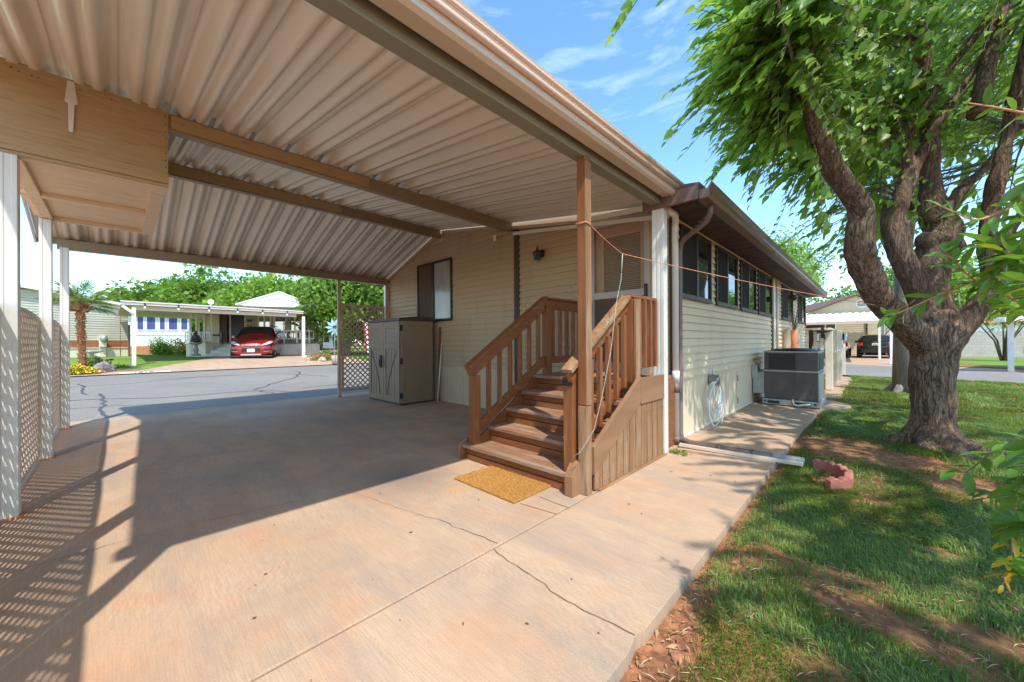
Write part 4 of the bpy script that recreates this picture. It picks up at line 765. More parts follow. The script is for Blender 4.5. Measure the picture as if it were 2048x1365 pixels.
for k in range(22):
    a=rd.uniform(0,6.3); s=rd.uniform(.03,.22); h=rd.uniform(.3,.75); mb.tube([(c[0],c[1],1.4),(c[0]+s*.4*math.cos(a),c[1]+s*.4*math.sin(a),1.4+h*.5),(c[0]+s*math.cos(a),c[1]+s*math.sin(a),1.4+h)],[.008,.006,.003],5)
mb.build('twigs',M['barkg'],pt)
hb=empty('hanging_basket',(-1.45,12.0,2.2),'dark hanging basket with trailing plant under the eave','hanging basket')
c=at(1585,592,9.2); mb=MB(); mb.lathe((c[0],c[1],c[2]-.12),[(.06,0),(.10,.05),(.115,.13),(.10,.13)],16); mb.build('pot',M['black'],hb,smooth=True); mb=MB()
for a in (0,2.1,4.2): mb.tube([(c[0]+.1*math.cos(a),c[1]+.1*math.sin(a),c[2]),(c[0],c[1],2.62)],.003,5)
mb.build('wire',M['dpole'],hb)
# paving bricks along the deck
pv=None
for k in range(14):
    y=10.6+k*.42
    if pv is None: pv=MB().box(-.16,.16,-.19,.19,-.09,-.015).build('paver',M['conc2'],None,bevel=.01); o=pv
    else: o=pv.copy(); C.objects.link(o)
    o.location=(-.70+random.uniform(-.02,.02),y,random.uniform(-.012,.012)); o.rotation_euler=(0,0,random.uniform(-.12,.12))
    tag(o,(['nearest','second','third','fourth','fifth','sixth','seventh','eighth','ninth','tenth','eleventh','twelfth','thirteenth','farthest'][k]+' reddish paver beside the deck, counting from the air conditioner'),'paver','pavers in a row beside the deck')
# ================================================================ FOLIAGE TOOLS
TM=np.array([(0,0,0),(.33,0,-.02),(.68,0,-.07),(1.0,0,-.17),(.03,.27,.05),(.36,.40,.06),(.70,.21,-.01),(.03,-.27,.05),(.36,-.40,.06),(.70,-.21,-.01)])
FM4=np.array([(0,1,5,4),(1,2,6,5),(1,0,7,8),(2,1,8,9)]); FM3=np.array([(2,3,6),(3,2,9)])
TL=np.array([(0,0,0),(.3,0,.01),(.7,0,-.03),(1.0,0,-.12),(.22,.13,.03),(.5,.19,.04),(.8,.12,-.01),(.22,-.13,.03),(.5,-.19,.04),(.8,-.12,-.01)])
TB=np.array([(0,0,0),(.5,.34,.08),(1,0,-.05),(.5,-.34,.08)]); 
def unit(a): return a/np.maximum(1e-9,np.linalg.norm(a,axis=-1,keepdims=True))
def leafV(P,D,Nn,L,W,T):
    D=unit(D); S_=unit(np.cross(D,Nn)); U=np.cross(S_,D)
    return P[:,None]+ (D[:,None]*T[None,:,0:1]+U[:,None]*T[None,:,2:3])*L[:,None,None]+S_[:,None]*T[None,:,1:2]*W[:,None,None]
def leafmesh(name,P,D,Nn,L,W,T,mat,parent=None):
    V=leafV(P,D,Nn,L,W,T); n,m=V.shape[:2]; off=(np.arange(n)*m)[:,None,None]
    if m==10: F=[(FM4[None]+off).reshape(-1,4),(FM3[None]+off).reshape(-1,3)]
    else: F=[(np.array([[0,1,2],[0,2,3]])[None]+off).reshape(-1,3)]
    return npmesh(name,V.reshape(-1,3),F,mat,parent)
def dirs(n): v=rng.normal(size=(n,3)); return unit(v)
def bgtree(name,label,base,top,rad,mat,n,leaf,seed,trunk_r=.25,cat='tree',group=None,squash=.8,clumps=34,trmat=None,cl=.34,low=0.0,lean=(0,0)):
    r=np.random.default_rng(seed); base=np.array(base,float); r0=empty(name,tuple(base),label,cat,group)
    H=top-base[2]; cz=base[2]+H*(.60+low*-.12); rz=top-cz; cen=np.array([base[0]+lean[0],base[1]+lean[1],cz])
    cc=unit(r.normal(size=(clumps,3)))*(r.uniform(.25,.85,(clumps,1)))*[rad,rad,rz*.95]; cc[:,2]=np.where(cc[:,2]<0,cc[:,2]*(.75+low*.6),cc[:,2]); cc+=cen
    cr_=r.uniform(.6,1.25,clumps)*rad*cl; ci=r.integers(0,clumps,n); d=unit(r.normal(size=(n,3))); P=cc[ci]+d*(cr_[ci]*r.uniform(.55,1.08,n)**.5)[:,None]*[1,1,squash]
    P+=r.normal(size=(n,3))*leaf*.6; P=P[P[:,2]>base[2]+.15*H*(1-low)]; n=len(P); d=d[:n]
    D=unit(d[:n]*.6+r.normal(size=(n,3))*.7+[0,0,-.35]); Nn=unit(d[:n]+[0,0,.9]+r.normal(size=(n,3))*.6); L=leaf*r.uniform(.6,1.4,n)
    leafmesh('crown',P,D,Nn,L,L*r.uniform(.7,1.1,n),TB,mat,r0)
    mb=MB(); mb.tube([base-[0,0,.1],base+[0,0,H*.2],base+[lean[0]*.4,lean[1]*.4,H*.4],cen+[0,0,rz*.3]],[trunk_r*1.25,trunk_r,trunk_r*.8,trunk_r*.25],9)
    for i in range(0,clumps,3):
        a=base+(cen-base)*r.uniform(.45,.95)+[0,0,-.05*H]; b=cc[i]; mb.tube([a,(a+b)/2+[0,0,.1*H*.3],b],[trunk_r*.38,trunk_r*.24,trunk_r*.08],6)
    mb.build('trunk',trmat or M['barkg'],r0,smooth=True); return r0
# ================================================================ BIG MULBERRY TREE
mt=empty('mulberry_tree',tuple(at(1864,897,4.18)),'huge furrowed mulberry tree with spreading limbs on the right lawn','tree')
def skel(lst,dz=0):
    P=[];r_=[]
    for px,py,k,h in lst:
        P.append(Vector(at(px,py,k))); tan=(px-1024)/F_PX; r_.append(h*k/F_PX/math.sqrt(1+tan*tan))
    return P,r_
def dense(P,r_,k=4):      # Catmull-Rom
    Q=[];q=[];n=len(P)
    for i in range(n-1):
        a,b,c,d=P[max(i-1,0)],P[i],P[i+1],P[min(i+2,n-1)]
        for j in range(k):
            t=j/k; Q.append(.5*((2*b)+(c-a)*t+(2*a-5*b+4*c-d)*t*t+(3*b-a-3*c+d)*t**3)); q.append(r_[i]*(1-t)+r_[i+1]*t)
    Q.append(P[-1]); q.append(r_[-1]); return Q,q
LIMB=[
[(1864,925,4.18,66),(1864,895,4.18,57),(1866,850,4.18,52),(1866,800,4.18,50),(1864,740,4.18,51),(1866,700,4.18,56),(1868,660,4.18,62),(1868,625,4.2,50)],
[(1852,690,4.15,42),(1806,646,4.08,41),(1762,600,4.0,39),(1735,552,3.95,37),(1720,506,3.9,36),(1717,462,3.88,34),(1722,426,3.85,33),(1706,392,3.8,30),(1674,348,3.72,27),(1642,285,3.62,24),(1620,225,3.54,20),(1602,188,3.5,19)],
[(1872,660,4.2,38),(1835,575,4.3,34),(1803,510,4.35,31),(1792,460,4.4,29),(1798,405,4.4,24),(1812,340,4.45,15),(1825,258,4.45,11),(1895,146,4.3,12),(1975,37,4.2,11),(2030,-60,4.1,9)],
[(1800,420,4.42,24),(1832,330,4.45,14),(1866,262,4.4,13),(1913,190,4.3,13),(1986,92,4.2,13),(2070,-10,4.1,11)],
[(1880,650,4.2,42),(1868,565,4.3,39),(1868,505,4.4,44),(1885,462,4.45,52),(1866,418,4.5,33),(1860,350,4.55,25),(1858,250,4.55,22),(1850,120,4.5,16),(1835,-20,4.5,10)],
[(1885,430,4.5,20),(1925,378,4.5,14),(1968,338,4.5,12),(2010,280,4.4,11),(2060,250,4.3,9)],
[(1885,700,4.15,40),(1928,650,4.1,38),(1975,592,4.05,36),(2018,545,4,35),(2062,500,3.95,33),(2130,430,3.9,28),(2250,330,3.8,22)],
[(1990,580,4.1,24),(1976,500,4.15,26),(1980,430,4.2,24),(2000,335,4.2,22),(2022,245,4.2,19),(2040,130,4.1,14),(2070,20,4,9)],
[(1995,500,4.2,14),(2035,440,4.2,16),(2080,380,4.1,16),(2160,280,4,12)],
[(1780,480,4.45,18),(1770,420,4.5,13),(1800,395,4.6,12),(1820,420,4.7,10)],
]
mb=MB(); limbpts=[]
for L_ in LIMB:
    P,r_=skel(L_); r_=[a*(.9 if L_ is not LIMB[0] else .97) for a in r_]; P,r_=dense(P,r_,4); limbpts.append((P,r_)); rd=random.Random(len(P)); mb.tube(P,[a*(1+rd.uniform(-.05,.05)) for a in r_],16,prof=lambda i,k,n:1+.05*math.sin(k*2*math.pi/n*5+i*.3)+.03*math.sin(k*2*math.pi/n*3+i*.9))
bs=Vector(at(1864,897,4.18)); bs.z=-.03
for a,l,r0_ in ((.3,.55,.10),(1.5,.4,.08),(2.5,.42,.09),(3.5,.5,.10),(4.5,.45,.10),(5.2,.55,.11),(5.9,1.05,.09)):
    d=Vector((math.cos(a),math.sin(a),0)); mb.tube([bs+d*.10+Vector((0,0,.26)),bs+d*.22+Vector((0,0,.10)),bs+d*(.2+l*.4)+Vector((0,0,.02)),bs+d*(.2+l*.8)+Vector((0,0,-.03))],[r0_,r0_*1.0,r0_*.7,r0_*.3],8)
for px,py,k,h in ((1900,455,4.36,24),(1868,430,4.36,20),(1850,480,4.36,20),(1915,490,4.38,20),(1845,735,4.05,14),(1925,668,4.0,15),(1855,690,4.0,18)):
    c=at(px,py,k); rr_=h*k/F_PX/1.4; mb.blob(tuple(c),(rr_,rr_,rr_*1.1),px,.2,8,10)
tr=mb.build('trunk',M['bark'],mt,smooth=True)
m=tr.modifiers.new('r','REMESH'); m.mode='VOXEL'; m.voxel_size=.022; m.use_smooth_shade=True
m=tr.modifiers.new('s','SMOOTH'); m.factor=.6; m.iterations=4
tx=bpy.data.textures.new('barkn','CLOUDS'); tx.noise_scale=.16; tx.noise_depth=4; m=tr.modifiers.new('d','DISPLACE'); m.texture=tx; m.strength=.024; m.mid_level=.5
tx=bpy.data.textures.new('limbn','CLOUDS'); tx.noise_scale=.42; tx.noise_depth=1; m=tr.modifiers.new('d2','DISPLACE'); m.texture=tx; m.strength=.045; m.mid_level=.5
mb=MB(); P,r_=skel([(1610,190,3.5,9),(1625,170,3.5,8),(1640,135,3.5,6),(1650,60,3.5,5),(1640,-20,3.5,4)]); mb.tube(P,r_,8)
c=at(1600,192,3.47); ax=(Vector(at(1602,188,3.5))-Vector(at(1642,285,3.62))).normalized(); mb.build('side_branch',M['bark'],mt,smooth=True)
P,r_=skel([(1600,200,3.44,12),(1597,184,3.45,14)]); mb=MB(); mb.tube([P[1],P[1]+ax*.012],[r_[1]*1.0,r_[1]*.8],10); mb.build('cut_scar',M['dpole'],mt)
# crown: sprays of big drooping leaves
LEFT=-_R; DOWN=np.array([0,0,-1.])
def sprays(cents,n,seed,leaf=(.095,.20),step=.055,out=.7,wind=.55,nl=(9,15),droop=.6,shell=(.35,1.0)):
    r=np.random.default_rng(seed); PP=[];DD=[];NN=[];LL=[];st=[]
    wts=np.array([c[4] for c in cents],float); wts/=wts.sum(); ci=r.choice(len(cents),n,p=wts)
    for i in ci:
        cx,cy,k,rad,_=cents[i]; c=at(cx,cy,k); d=unit(r.normal(size=3)); 
        o=c+d*rad*r.uniform(*shell)**.6; s=unit(d*out+LEFT*wind*.6+r.normal(size=3)*.35+[0,0,-.1]); m=r.integers(*nl)
        t=np.arange(m)*step*r.uniform(.85,1.2); P=o+s*t[:,None]+DOWN*(droop*.5*t**2)[:,None]; sd=unit(np.cross(s,[0,0,1])); sg=np.where(np.arange(m)%2,1,-1)[:,None]
        D=unit(s*.35+sd*sg*.30+DOWN*.50+LEFT*wind*1.35+r.normal(size=(m,3))*.15); Nn=unit(np.array([0,0,1.])+s*.5+LEFT*.35*wind+r.normal(size=(m,3))*.35)
        sz=r.uniform(leaf[0],leaf[1])*(1-.45*(np.arange(m)/m)**2)*r.uniform(.8,1.15,m)
        PP.append(P);DD.append(D);NN.append(Nn);LL.append(sz); st.append([P[0]-s*.22+[0,0,.04],P[0],P[m//2],P[-1]])
    return map(np.concatenate,(PP,DD,NN,LL)),st
CR=[(1560,20,3.5,.34,1.1),(1545,110,3.6,.24,.7),(1590,180,3.9,.32,.9),(1550,240,3.8,.14,.3),(1635,280,4.3,.28,.5),(1640,20,4.3,.55,1.1),(1660,140,4.4,.5,.9),(1760,-10,4.9,.75,.8),(1900,-10,5.4,1.0,.9),(2060,40,5.2,1.0,.8),(1740,160,4.9,.55,.7),(1720,280,4.9,.4,.5),(1800,250,5.3,.55,.5),(1720,390,5.0,.28,.28),(1960,180,5.8,1.0,.7),(2070,320,5.4,.8,.5),(1890,310,6.0,.8,.35),(1710,430,6.5,.5,.22),(1650,75,3.35,.16,.14),(1740,-60,3.6,.4,.3),(1980,-90,3.8,.5,.35),(1460,-190,2.7,.2,.10)]
(P,D,Nn,L),stems=sprays(CR,1280,11)
leafmesh('crown',P,D,Nn,L,L*.80,TM,M['mul'],mt)
# crown hidden beyond the top and right picture edges: it throws the dappled shade on lawn and walk
def up(x,y,z,r,w): return (x,y,z,r,w)
def sprays_w(cents,n,seed,**k):
    global at
    old=at; at=lambda a,b,c:np.array([a,b,c],float)
    cc=[((x),(y),z,r,w) for x,y,z,r,w in cents]
    try: out=sprays(cc,n,seed,**k)
    finally: at=old
    return out
(P,D,Nn,L),st2=sprays_w([(2.0,4.4,4.7,1.0,1.0),(2.7,2.9,4.4,1.1,1.2),(3.1,1.4,4.3,1.0,1.2),(3.1,5.5,4.6,1.4,1.2),(3.4,-.4,4.2,1.1,1),(1.4,7.1,5.4,1.1,.7),(4.4,2.6,4.2,1.4,1.0),(2.3,7.6,4.8,1.3,.8)],900,12,leaf=(.11,.17),nl=(8,13))
leafmesh('upper_crown',P,D,Nn,L,L*.92,TM,M['mul'],mt)
mb=MB()
allp=[(p,q) for P_,r_ in limbpts for p,q in zip(P_,r_) if q<.11]
for s in stems[:1280]:
    mb.tube(s,[.007,.0055,.004,.002],5,cap=False)
for s in stems[::9]:
    a=Vector(s[0]); p,q=min(allp,key=lambda t:(t[0]-a).length); b=p.lerp(a,.55)+Vector((0,0,.12)); mb.tube([p,b,a],[.016,.011,.006],5,cap=False)
mb.build('twigs',M['stainz'] if False else M['barkg'],mt,smooth=True)
mb=MB(); 
for a,b in (((1.9,5.8,3.2),(3.2,1.2,4.4)),((1.2,5.9,3.3),(2.2,3.2,4.5)),((1.5,6.2,3.4),(3.4,5.8,4.8)),((.8,6.4,3.6),(1.2,7.2,5.4))): mb.tube([a,tuple((S(a)+S(b))/2+[0,0,.25]),b],[.08,.06,.03],8)
mb.build('upper_limbs',M['bark'],mt,smooth=True)
# ================================================================ NEAR SHRUB at the right picture edge
sb=empty('leafy_shrub',(1.35,1.0,-.05),'glossy leaved shrub reaching in from the right edge close to the camera','shrub')
def branch(pts,nleaf,ll,seed,mat,parent,r0=.004,drop=.2,tip=True,spread=1.0):
    r=np.random.default_rng(seed); P0=[Vector(at(*p)) for p in pts]; Q,_=dense(P0,[1]*len(P0),6); mbS.tube(Q,[r0*(1-.7*i/len(Q)) for i in range(len(Q))],6)
    n=len(Q)-1; Ps=[];Ds=[];Ns=[];Ls=[]
    for i in range(nleaf):
        f=(.12+.88*i/nleaf)*n; j=min(int(f),n-1); p=np.array(Q[j].lerp(Q[j+1],f-j)); d=np.array((Q[j+1]-Q[j]).normalized()); a=i*2.4+r.uniform(-.3,.3)
        o1=unit(np.cross(d,[.1,.2,1.])); o2=np.cross(d,o1); sd=o1*math.cos(a)+o2*math.sin(a)
        Ps.append(p); Ds.append(unit(d*.62+sd*.8*spread+DOWN*drop+r.normal(size=3)*.12)); Ns.append(unit(-sd*.5+np.array([0,0,1.])+r.normal(size=3)*.3)); Ls.append(ll*r.uniform(.65,1.1)*(1-.35*(i/nleaf)**3))
    acc.append((np.array(Ps),np.array(Ds),np.array(Ns),np.array(Ls)))
mbS=MB(); acc=[]
BR=[([(2110,640,1.0),(2010,590,1.0),(1950,560,1.0),(1905,520,1.0),(1888,500,1.0)],34,.07,1),([(2120,560,.9),(2040,555,.95),(1960,560,1.0),(1880,590,1.05),(1800,625,1.1),(1768,632,1.1)],26,.07,2),([(2110,380,.95),(2020,415,1.0),(1955,440,1.0),(1910,425,1.02),(1872,408,1.03)],20,.06,3),([(2130,230,.85),(2060,228,.9),(1990,215,.95),(1925,205,.97)],10,.06,4),([(2120,420,.9),(2060,470,.9),(2020,520,.9),(1985,560,.95)],30,.075,5),([(2130,540,.8),(2060,520,.85),(2000,500,.9),(1960,470,.95)],32,.07,6),([(2120,640,.85),(2060,620,.9),(2010,610,.95)],18,.062,7),([(2110,300,.9),(2060,350,.95),(2040,400,1.0)],16,.062,8),([(2110,460,.8),(2070,440,.85),(2035,430,.9)],20,.062,9),([(2120,600,.8),(2075,570,.82),(2030,560,.85)],20,.065,10)]
for b in BR: branch(b[0],b[1],b[2],b[3],None,sb)
P,D,Nn,L=[np.concatenate([a[i] for a in acc]) for i in range(4)]; leafmesh('foliage',P,D,Nn,L,L*1.0,TL,M['shr'],sb); mbS.build('stems',M['terra'],sb,smooth=True)
s2=empty('dark_shrub',(1.2,1.6,-.05),'darker shrub with a yellowing twig at the lower right edge','shrub')
mbS=MB(); acc=[]
BR=[([(2120,860,1.25),(2050,880,1.3),(1985,905,1.35),(1930,945,1.4),(1895,935,1.42)],16,.10,21),([(2120,960,1.2),(2060,960,1.25),(2010,985,1.3),(1960,1000,1.35)],20,.09,22),([(2110,820,1.2),(2060,900,1.2),(2040,980,1.2),(2035,1080,1.2)],30,.095,23),([(2110,1040,1.1),(2060,1050,1.15),(2005,1060,1.2)],18,.09,24),([(2120,1140,1.1),(2060,1160,1.12),(2030,1120,1.15)],16,.085,25),([(2130,900,1.0),(2080,940,1.05),(2050,1010,1.1)],20,.09,26),([(2120,1100,1.0),(2090,1020,1.05),(2060,940,1.1)],20,.09,27)]
for b in BR: branch(b[0],b[1],b[2],b[3],None,s2)
P,D,Nn,L=[np.concatenate([a[i] for a in acc]) for i in range(4)]; leafmesh('foliage',P,D,Nn,L,L*1.1,TL,M['shr'],s2)
acc=[]; branch([(2060,1020,1.2),(2025,1060,1.2),(2022,1110,1.2),(2012,1150,1.2),(2000,1185,1.2)],14,.07,31,None,s2)
P,D,Nn,L=acc[0]; leafmesh('yellow_leaves',P,D,Nn,L,L*.9,TL,leafmat('yellowing_leaf',(.55,.30,.01),(.60,.42,.02),(.8,.5,.02),.5,.4),s2); mbS.build('stems',M['barkg'],s2,smooth=True)
# ================================================================ GRASS
def vn(x,y,seed=0):     # smooth value noise
    xi=np.floor(x).astype(int); yi=np.floor(y).astype(int); fx=x-xi; fy=y-yi; fx=fx*fx*(3-2*fx); fy=fy*fy*(3-2*fy)
    h=lambda a,b: (np.sin(a*127.1+b*311.7+seed*74.7)*43758.5453)%1
    return (h(xi,yi)*(1-fx)+h(xi+1,yi)*fx)*(1-fy)+(h(xi,yi+1)*(1-fx)+h(xi+1,yi+1)*fx)*fy
nz=np.vectorize(nearz)
SPOT=[]
for px,py,a,b,s in ((1690,905,.42,.75,1.1),(1600,885,.25,.45,1),(1790,930,.5,.35,1.1),(1950,985,.45,.28,1),(2010,1010,.4,.2,1),(1660,960,.12,.14,1),(1885,1105,.10,.07,.9),(1330,1285,.13,.32,1),(1300,1230,.16,.4,.9),(1400,1200,.10,.22,.8),(1480,1130,.08,.16,.8),(1700,1210,.25,.16,.9),(1760,1245,.25,.12,.8),(2010,1290,.24,.12,1),(1950,1330,.2,.12,.9),(1520,1130,.09,.07,.7),(1560,1020,.07,.1,.6),(1880,760,.4,.5,.6),(1690,750,.3,.5,.8),(1790,775,.25,.4,.8),(1900,885,.5,.35,.8),(1640,1340,.12,.12,.7)):
    g0=gp(px,py,-.05); SPOT.append((g0[0],g0[1],a,b,s))
def dens(x,y):
    d=np.ones_like(x)*.97
    d*=np.clip((x+.69)/.10,0,1)*.75+.25*np.clip((x+.48)/.25,0,1)
    for a,b,ra,rb,s in SPOT:
        q=((x-a)/ra)**2+((y-b)/rb)**2; d*=1-s*np.clip(1.35-q,0,1)
    n=vn(x*2.3,y*2.3,1)*.6+vn(x*6,y*6,2)*.4; d*=np.clip((n-.17)*5,.12,1); return np.clip(d,0,1)
def grassfield(n,x0,x1,y0,y1,h,wd,seed,cond=None):
    r=np.random.default_rng(seed); x=r.uniform(x0,x1,n); y=r.uniform(y0,y1,n); k=r.random(n)<dens(x,y)
    if cond is not None: k&=cond(x,y)
    x=x[k];y=y[k]; n=len(x); tuft=vn(x*3.1,y*3.1,5); z=nz(x,y)-.004; hh=h*r.uniform(.45,1.15,n)*(.6+.75*tuft); a=r.uniform(0,2*np.pi,n); ang=vn(x*1.3,y*1.3,9)*6.3*1.3
    lean=unit(np.stack([np.cos(a)+1.1*np.cos(ang),np.sin(a)+1.1*np.sin(ang),np.zeros(n)],-1)); ln=r.uniform(.35,1.5,n)[:,None]; sd=np.stack([-lean[:,1],lean[:,0],np.zeros(n)],-1)*(wd*r.uniform(.6,1.3,n))[:,None]/2
    B=np.stack([x,y,z],-1); U=np.array([0,0,1.]); m=B+(U*.55+lean*ln*.22)*hh[:,None]; t=B+(U*(.95-.45*ln)+lean*ln*.8)*hh[:,None]
    V=np.stack([B-sd,B+sd,m+sd*.8,m-sd*.8,t],1); o=(np.arange(n)*5)[:,None]
    return V.reshape(-1,3),np.array([[0,1,2,3]])+o,np.array([[3,2,4]])+o
VV=[];Q4=[];Q3=[];off=0
vis=lambda x,y:((x*_F[0]+y*_F[1])>.45)&((x*_R[0]+y*_R[1])<1.55*(x*_F[0]+y*_F[1])+.3)
for args in ((190000,-.69,2.2,.2,3.4,.055,.0036,1),(150000,-.69,3.6,3.4,6.2,.062,.0052,2),(120000,-.69,4.6,6.2,10,.072,.008,3),(110000,-.69,6.9,10,17.3,.08,.014,4)):
    V_,a4,a3=grassfield(*args,cond=vis); VV.append(V_);Q4.append(a4+off);Q3.append(a3+off);off+=len(V_)
gs=npmesh('grass',np.concatenate(VV),[np.concatenate(Q4),np.concatenate(Q3)],M['grass']); tag(gs,'patchy green lawn grass between the walkway and the big tree','grass',kind='stuff')
# litter
nf_=15000; u_=rng.uniform(0,1,nf_)[:,None]; v_=rng.uniform(0,1,nf_)[:,None]; c4a=S(c4); P=(c4a[0]*(1-u_)+c4a[3]*u_)*(1-v_)+(c4a[1]*(1-u_)+c4a[2]*u_)*v_; P=np.concatenate([P,np.full((nf_,1),.014)],1)
L=rng.uniform(.008,.018,nf_); leafmesh('coir_fibre',P,unit(rng.normal(size=(nf_,3))*[.8,.8,.2]+[0,0,.8]),dirs(nf_),L,L*.16,TB,leafmat('coir_fibres',(.52,.25,.055),(.78,.44,.13),(.6,.35,.1),.9,.1),bpy.data.objects['doormat'])
rl=np.random.default_rng(5); n=820; x=np.concatenate([rl.uniform(-.70,-.42,520),rl.uniform(-.66,2.5,300)]); y=np.concatenate([rl.uniform(.2,2.4,520),rl.uniform(.6,6,300)]); P=np.stack([x,y,nz(x,y)+.012],-1)
D=unit(np.stack([rl.normal(size=n),rl.normal(size=n),rl.normal(size=n)*.15],-1)); Nn=unit(np.stack([rl.normal(size=n)*.5,rl.normal(size=n)*.5,np.ones(n)],-1)); L=rl.uniform(.010,.034,n)*np.where(rl.random(n)<.1,1.6,1)
lt=leafmesh('leaf_litter',P,D,Nn,L,L*.5,TB,leafmat('dry_leaf',(.20,.10,.045),(.48,.31,.16),(.5,.3,.1),.8,.2)); tag(lt,'dry leaves and bark bits scattered along the walkway edge','leaf litter',kind='stuff')
n=9000; x=rl.uniform(-.68,4,n); y=rl.uniform(.3,7,n); P=np.stack([x,y,nz(x,y)+rl.uniform(.004,.022,n)],-1); q=rl.uniform(0,6.3,n); L=rl.uniform(.03,.075,n)
tht=leafmesh('thatch',P,unit(np.stack([np.cos(q),np.sin(q),rl.normal(size=n)*.12],-1)),np.tile([0,0,1.],(n,1)),L,L*.09,TB,leafmat('straw_thatch',(.42,.30,.14),(.6,.47,.27),(.5,.4,.2),.8,.15)); tag(tht,'pale dead grass straws lying in the thin parts of the lawn','dead grass',kind='stuff')
n=46; P=np.stack([rl.uniform(-.66,1.2,n),rl.uniform(.6,3.5,n),np.zeros(n)],-1); P[:,2]=nz(P[:,0],P[:,1])+.03
P=np.concatenate([P,[[*gp(908,962)[:2],.01],[*gp(985,935)[:2],.022],[*gp(740,978)[:2],.004],[*gp(860,964)[:2],.004],[*gp(610,1030)[:2],.004]]]); n=len(P)
ft=leafmesh('fallen_petals',P,unit(rl.normal(size=(n,3))*[1,1,.2]),np.tile([0,0,1.],(n,1)),np.full(n,.022),np.full(n,.02),TB,M['rfl']); tag(ft,'tiny red and pink petals fallen in the grass','petals',kind='stuff')
n=130; P=np.stack([rl.uniform(-7.5,-.72,n),rl.uniform(.2,4.2,n),np.full(n,.006)],-1); L=rl.uniform(.012,.035,n)
dl_=leafmesh('slab_debris',P,unit(rl.normal(size=(n,3))*[1,1,.1]),np.tile([.1,0,1.],(n,1)),L,L*.6,TB,M['stainz']); tag(dl_,'small dark leaf crumbs scattered on the concrete slab','debris',kind='stuff')
n=60; q=rl.uniform(0,6.3,n); rr_=rl.uniform(0,.07,n); wd_=leafmesh('weed',np.stack([-1.50+rr_*np.cos(q)*1.3,4.13+rr_*np.sin(q),np.full(n,.005)],-1),unit(np.stack([np.cos(q),np.sin(q),np.full(n,.5)],-1)),np.tile([0,0,1.],(n,1)),np.full(n,.05),np.full(n,.03),TB,M['grass']); tag(wd_,'small green weed at the foot of the fluted white corner post','weed')
# ================================================================ BACKGROUND BUILDINGS
class Wall:
    def __init__(s,p,q,back=None):
        s.p=S([p[0],p[1],0.]); s.u=unit(S([q[0]-p[0],q[1]-p[1],0.])); s.n=S([-s.u[1],s.u[0],0.]);
        if np.dot(s.n,s.p)<0: s.n=-s.n
        s.len=math.hypot(q[0]-p[0],q[1]-p[1])
    def sz(s,px,py):
        d=_F+_R*(px-1024)/F_PX+_D*(py-682.5)/F_PX; t=np.dot(s.p-CAM,s.n)/np.dot(d,s.n); w=CAM+d*t; return float(np.dot(w-s.p,s.u)),float(w[2])
    def P(s,a,z,o=0): return tuple(s.p+s.u*a-s.n*o+S([0,0,z]))
    def b(s,mb,a0,a1,z0,z1,o0,o1):
        n=len(mb.v)
        for z in (z0,z1):
            for a,o in ((a0,o0),(a1,o0),(a1,o1),(a0,o1)): mb.v.append(s.P(a,z,o))
        mb.f+=[(n+3,n+2,n+1,n),(n+4,n+5,n+6,n+7),(n,n+1,n+5,n+4),(n+1,n+2,n+6,n+5),(n+2,n+3,n+7,n+6),(n+3,n,n+4,n+7)]; return mb
    def px(s,mb,x0,y0,x1,y1,o0,o1):
        a0,z0=s.sz(x0,y1); a1,_=s.sz(x1,y1); _,z1=s.sz(x0,y0); return s.b(mb,min(a0,a1),max(a0,a1),min(z0,z1),max(z0,z1),o0,o1)
def window(wl,x0,y0,x1,y1,parent,fr,gl,t=.06,mull=0):
    a0,z0=wl.sz(x0,y1);a1,_=wl.sz(x1,y1);_,z1=wl.sz(x0,y0); mb=MB()
    wl.b(mb,a0,a1,z0,z0+t,.0,.05);wl.b(mb,a0,a1,z1-t,z1,.0,.05);wl.b(mb,a0,a0+t,z0+t,z1-t,0,.05);wl.b(mb,a1-t,a1,z0+t,z1-t,0,.05)
    if mull: wl.b(mb,(a0+a1)/2-t/2,(a0+a1)/2+t/2,z0+t,z1-t,0,.045)
    w_=mb.build('window',fr,parent); mb=MB(); wl.b(mb,a0+t,a1-t,z0+t,z1-t,.0,.02); mb.build('pane',gl,w_); return w_
# --- tan house at far left
e=S([-.35,.937]); c0=S([-31.35,.42])
W1=Wall(c0-e*9.5,c0); th=empty('tan_house',(*(c0-e*4),.45),'long sage tan home with a rusty red band behind the palm','house')
L1=W1.len; zr1=lambda a:3.38+(L1-a)*.155 if a>L1-5.4 else 4.21-(L1-5.4-a)*.155
mb=MB(); lapwall(mb,W1.P(0,0),tuple(W1.u),tuple(-W1.n),0,L1,1.40,3.9,.13,.02,top=lambda z:(0,L1 if z<3.38 else L1-(z-3.38)/.155)); mb.build('siding',pm('sage_siding',(.50,.47,.37),(.56,.53,.42),2,.6,.05),th)
mb=MB(); 
for i in range(4): W1.b(mb,0,L1,1.0+.1*i,1.095+.1*i,0,.02)
mb.build('red_band',pm('rusty_band',(.32,.09,.05),(.42,.16,.09),3,.6,.1),th)
mb=MB(); vwall(mb,W1.P(0,0,.0),tuple(W1.u),tuple(-W1.n),0,L1,.3,.98,.12); W1.b(mb,0,L1,.97,1.0,0,.05); mb.build('skirting',M['cream'],th)
mb=MB(); W1.b(mb,.02,L1-.02,.3,3.36,-9,-.03); mb.build('shell',M['cream'],th)
mb=MB(); nb=tuple(W1.n*14)
mb.prism([W1.P(L1+.25,3.30,.3),W1.P(L1+.25,3.42,.3),W1.P(L1-5.4,4.30,.3),W1.P(-.5,3.55,.3),W1.P(-.5,3.43,.3),W1.P(L1-5.4,4.18,.3)],nb); mb.build('roof',M['wroof'],th)
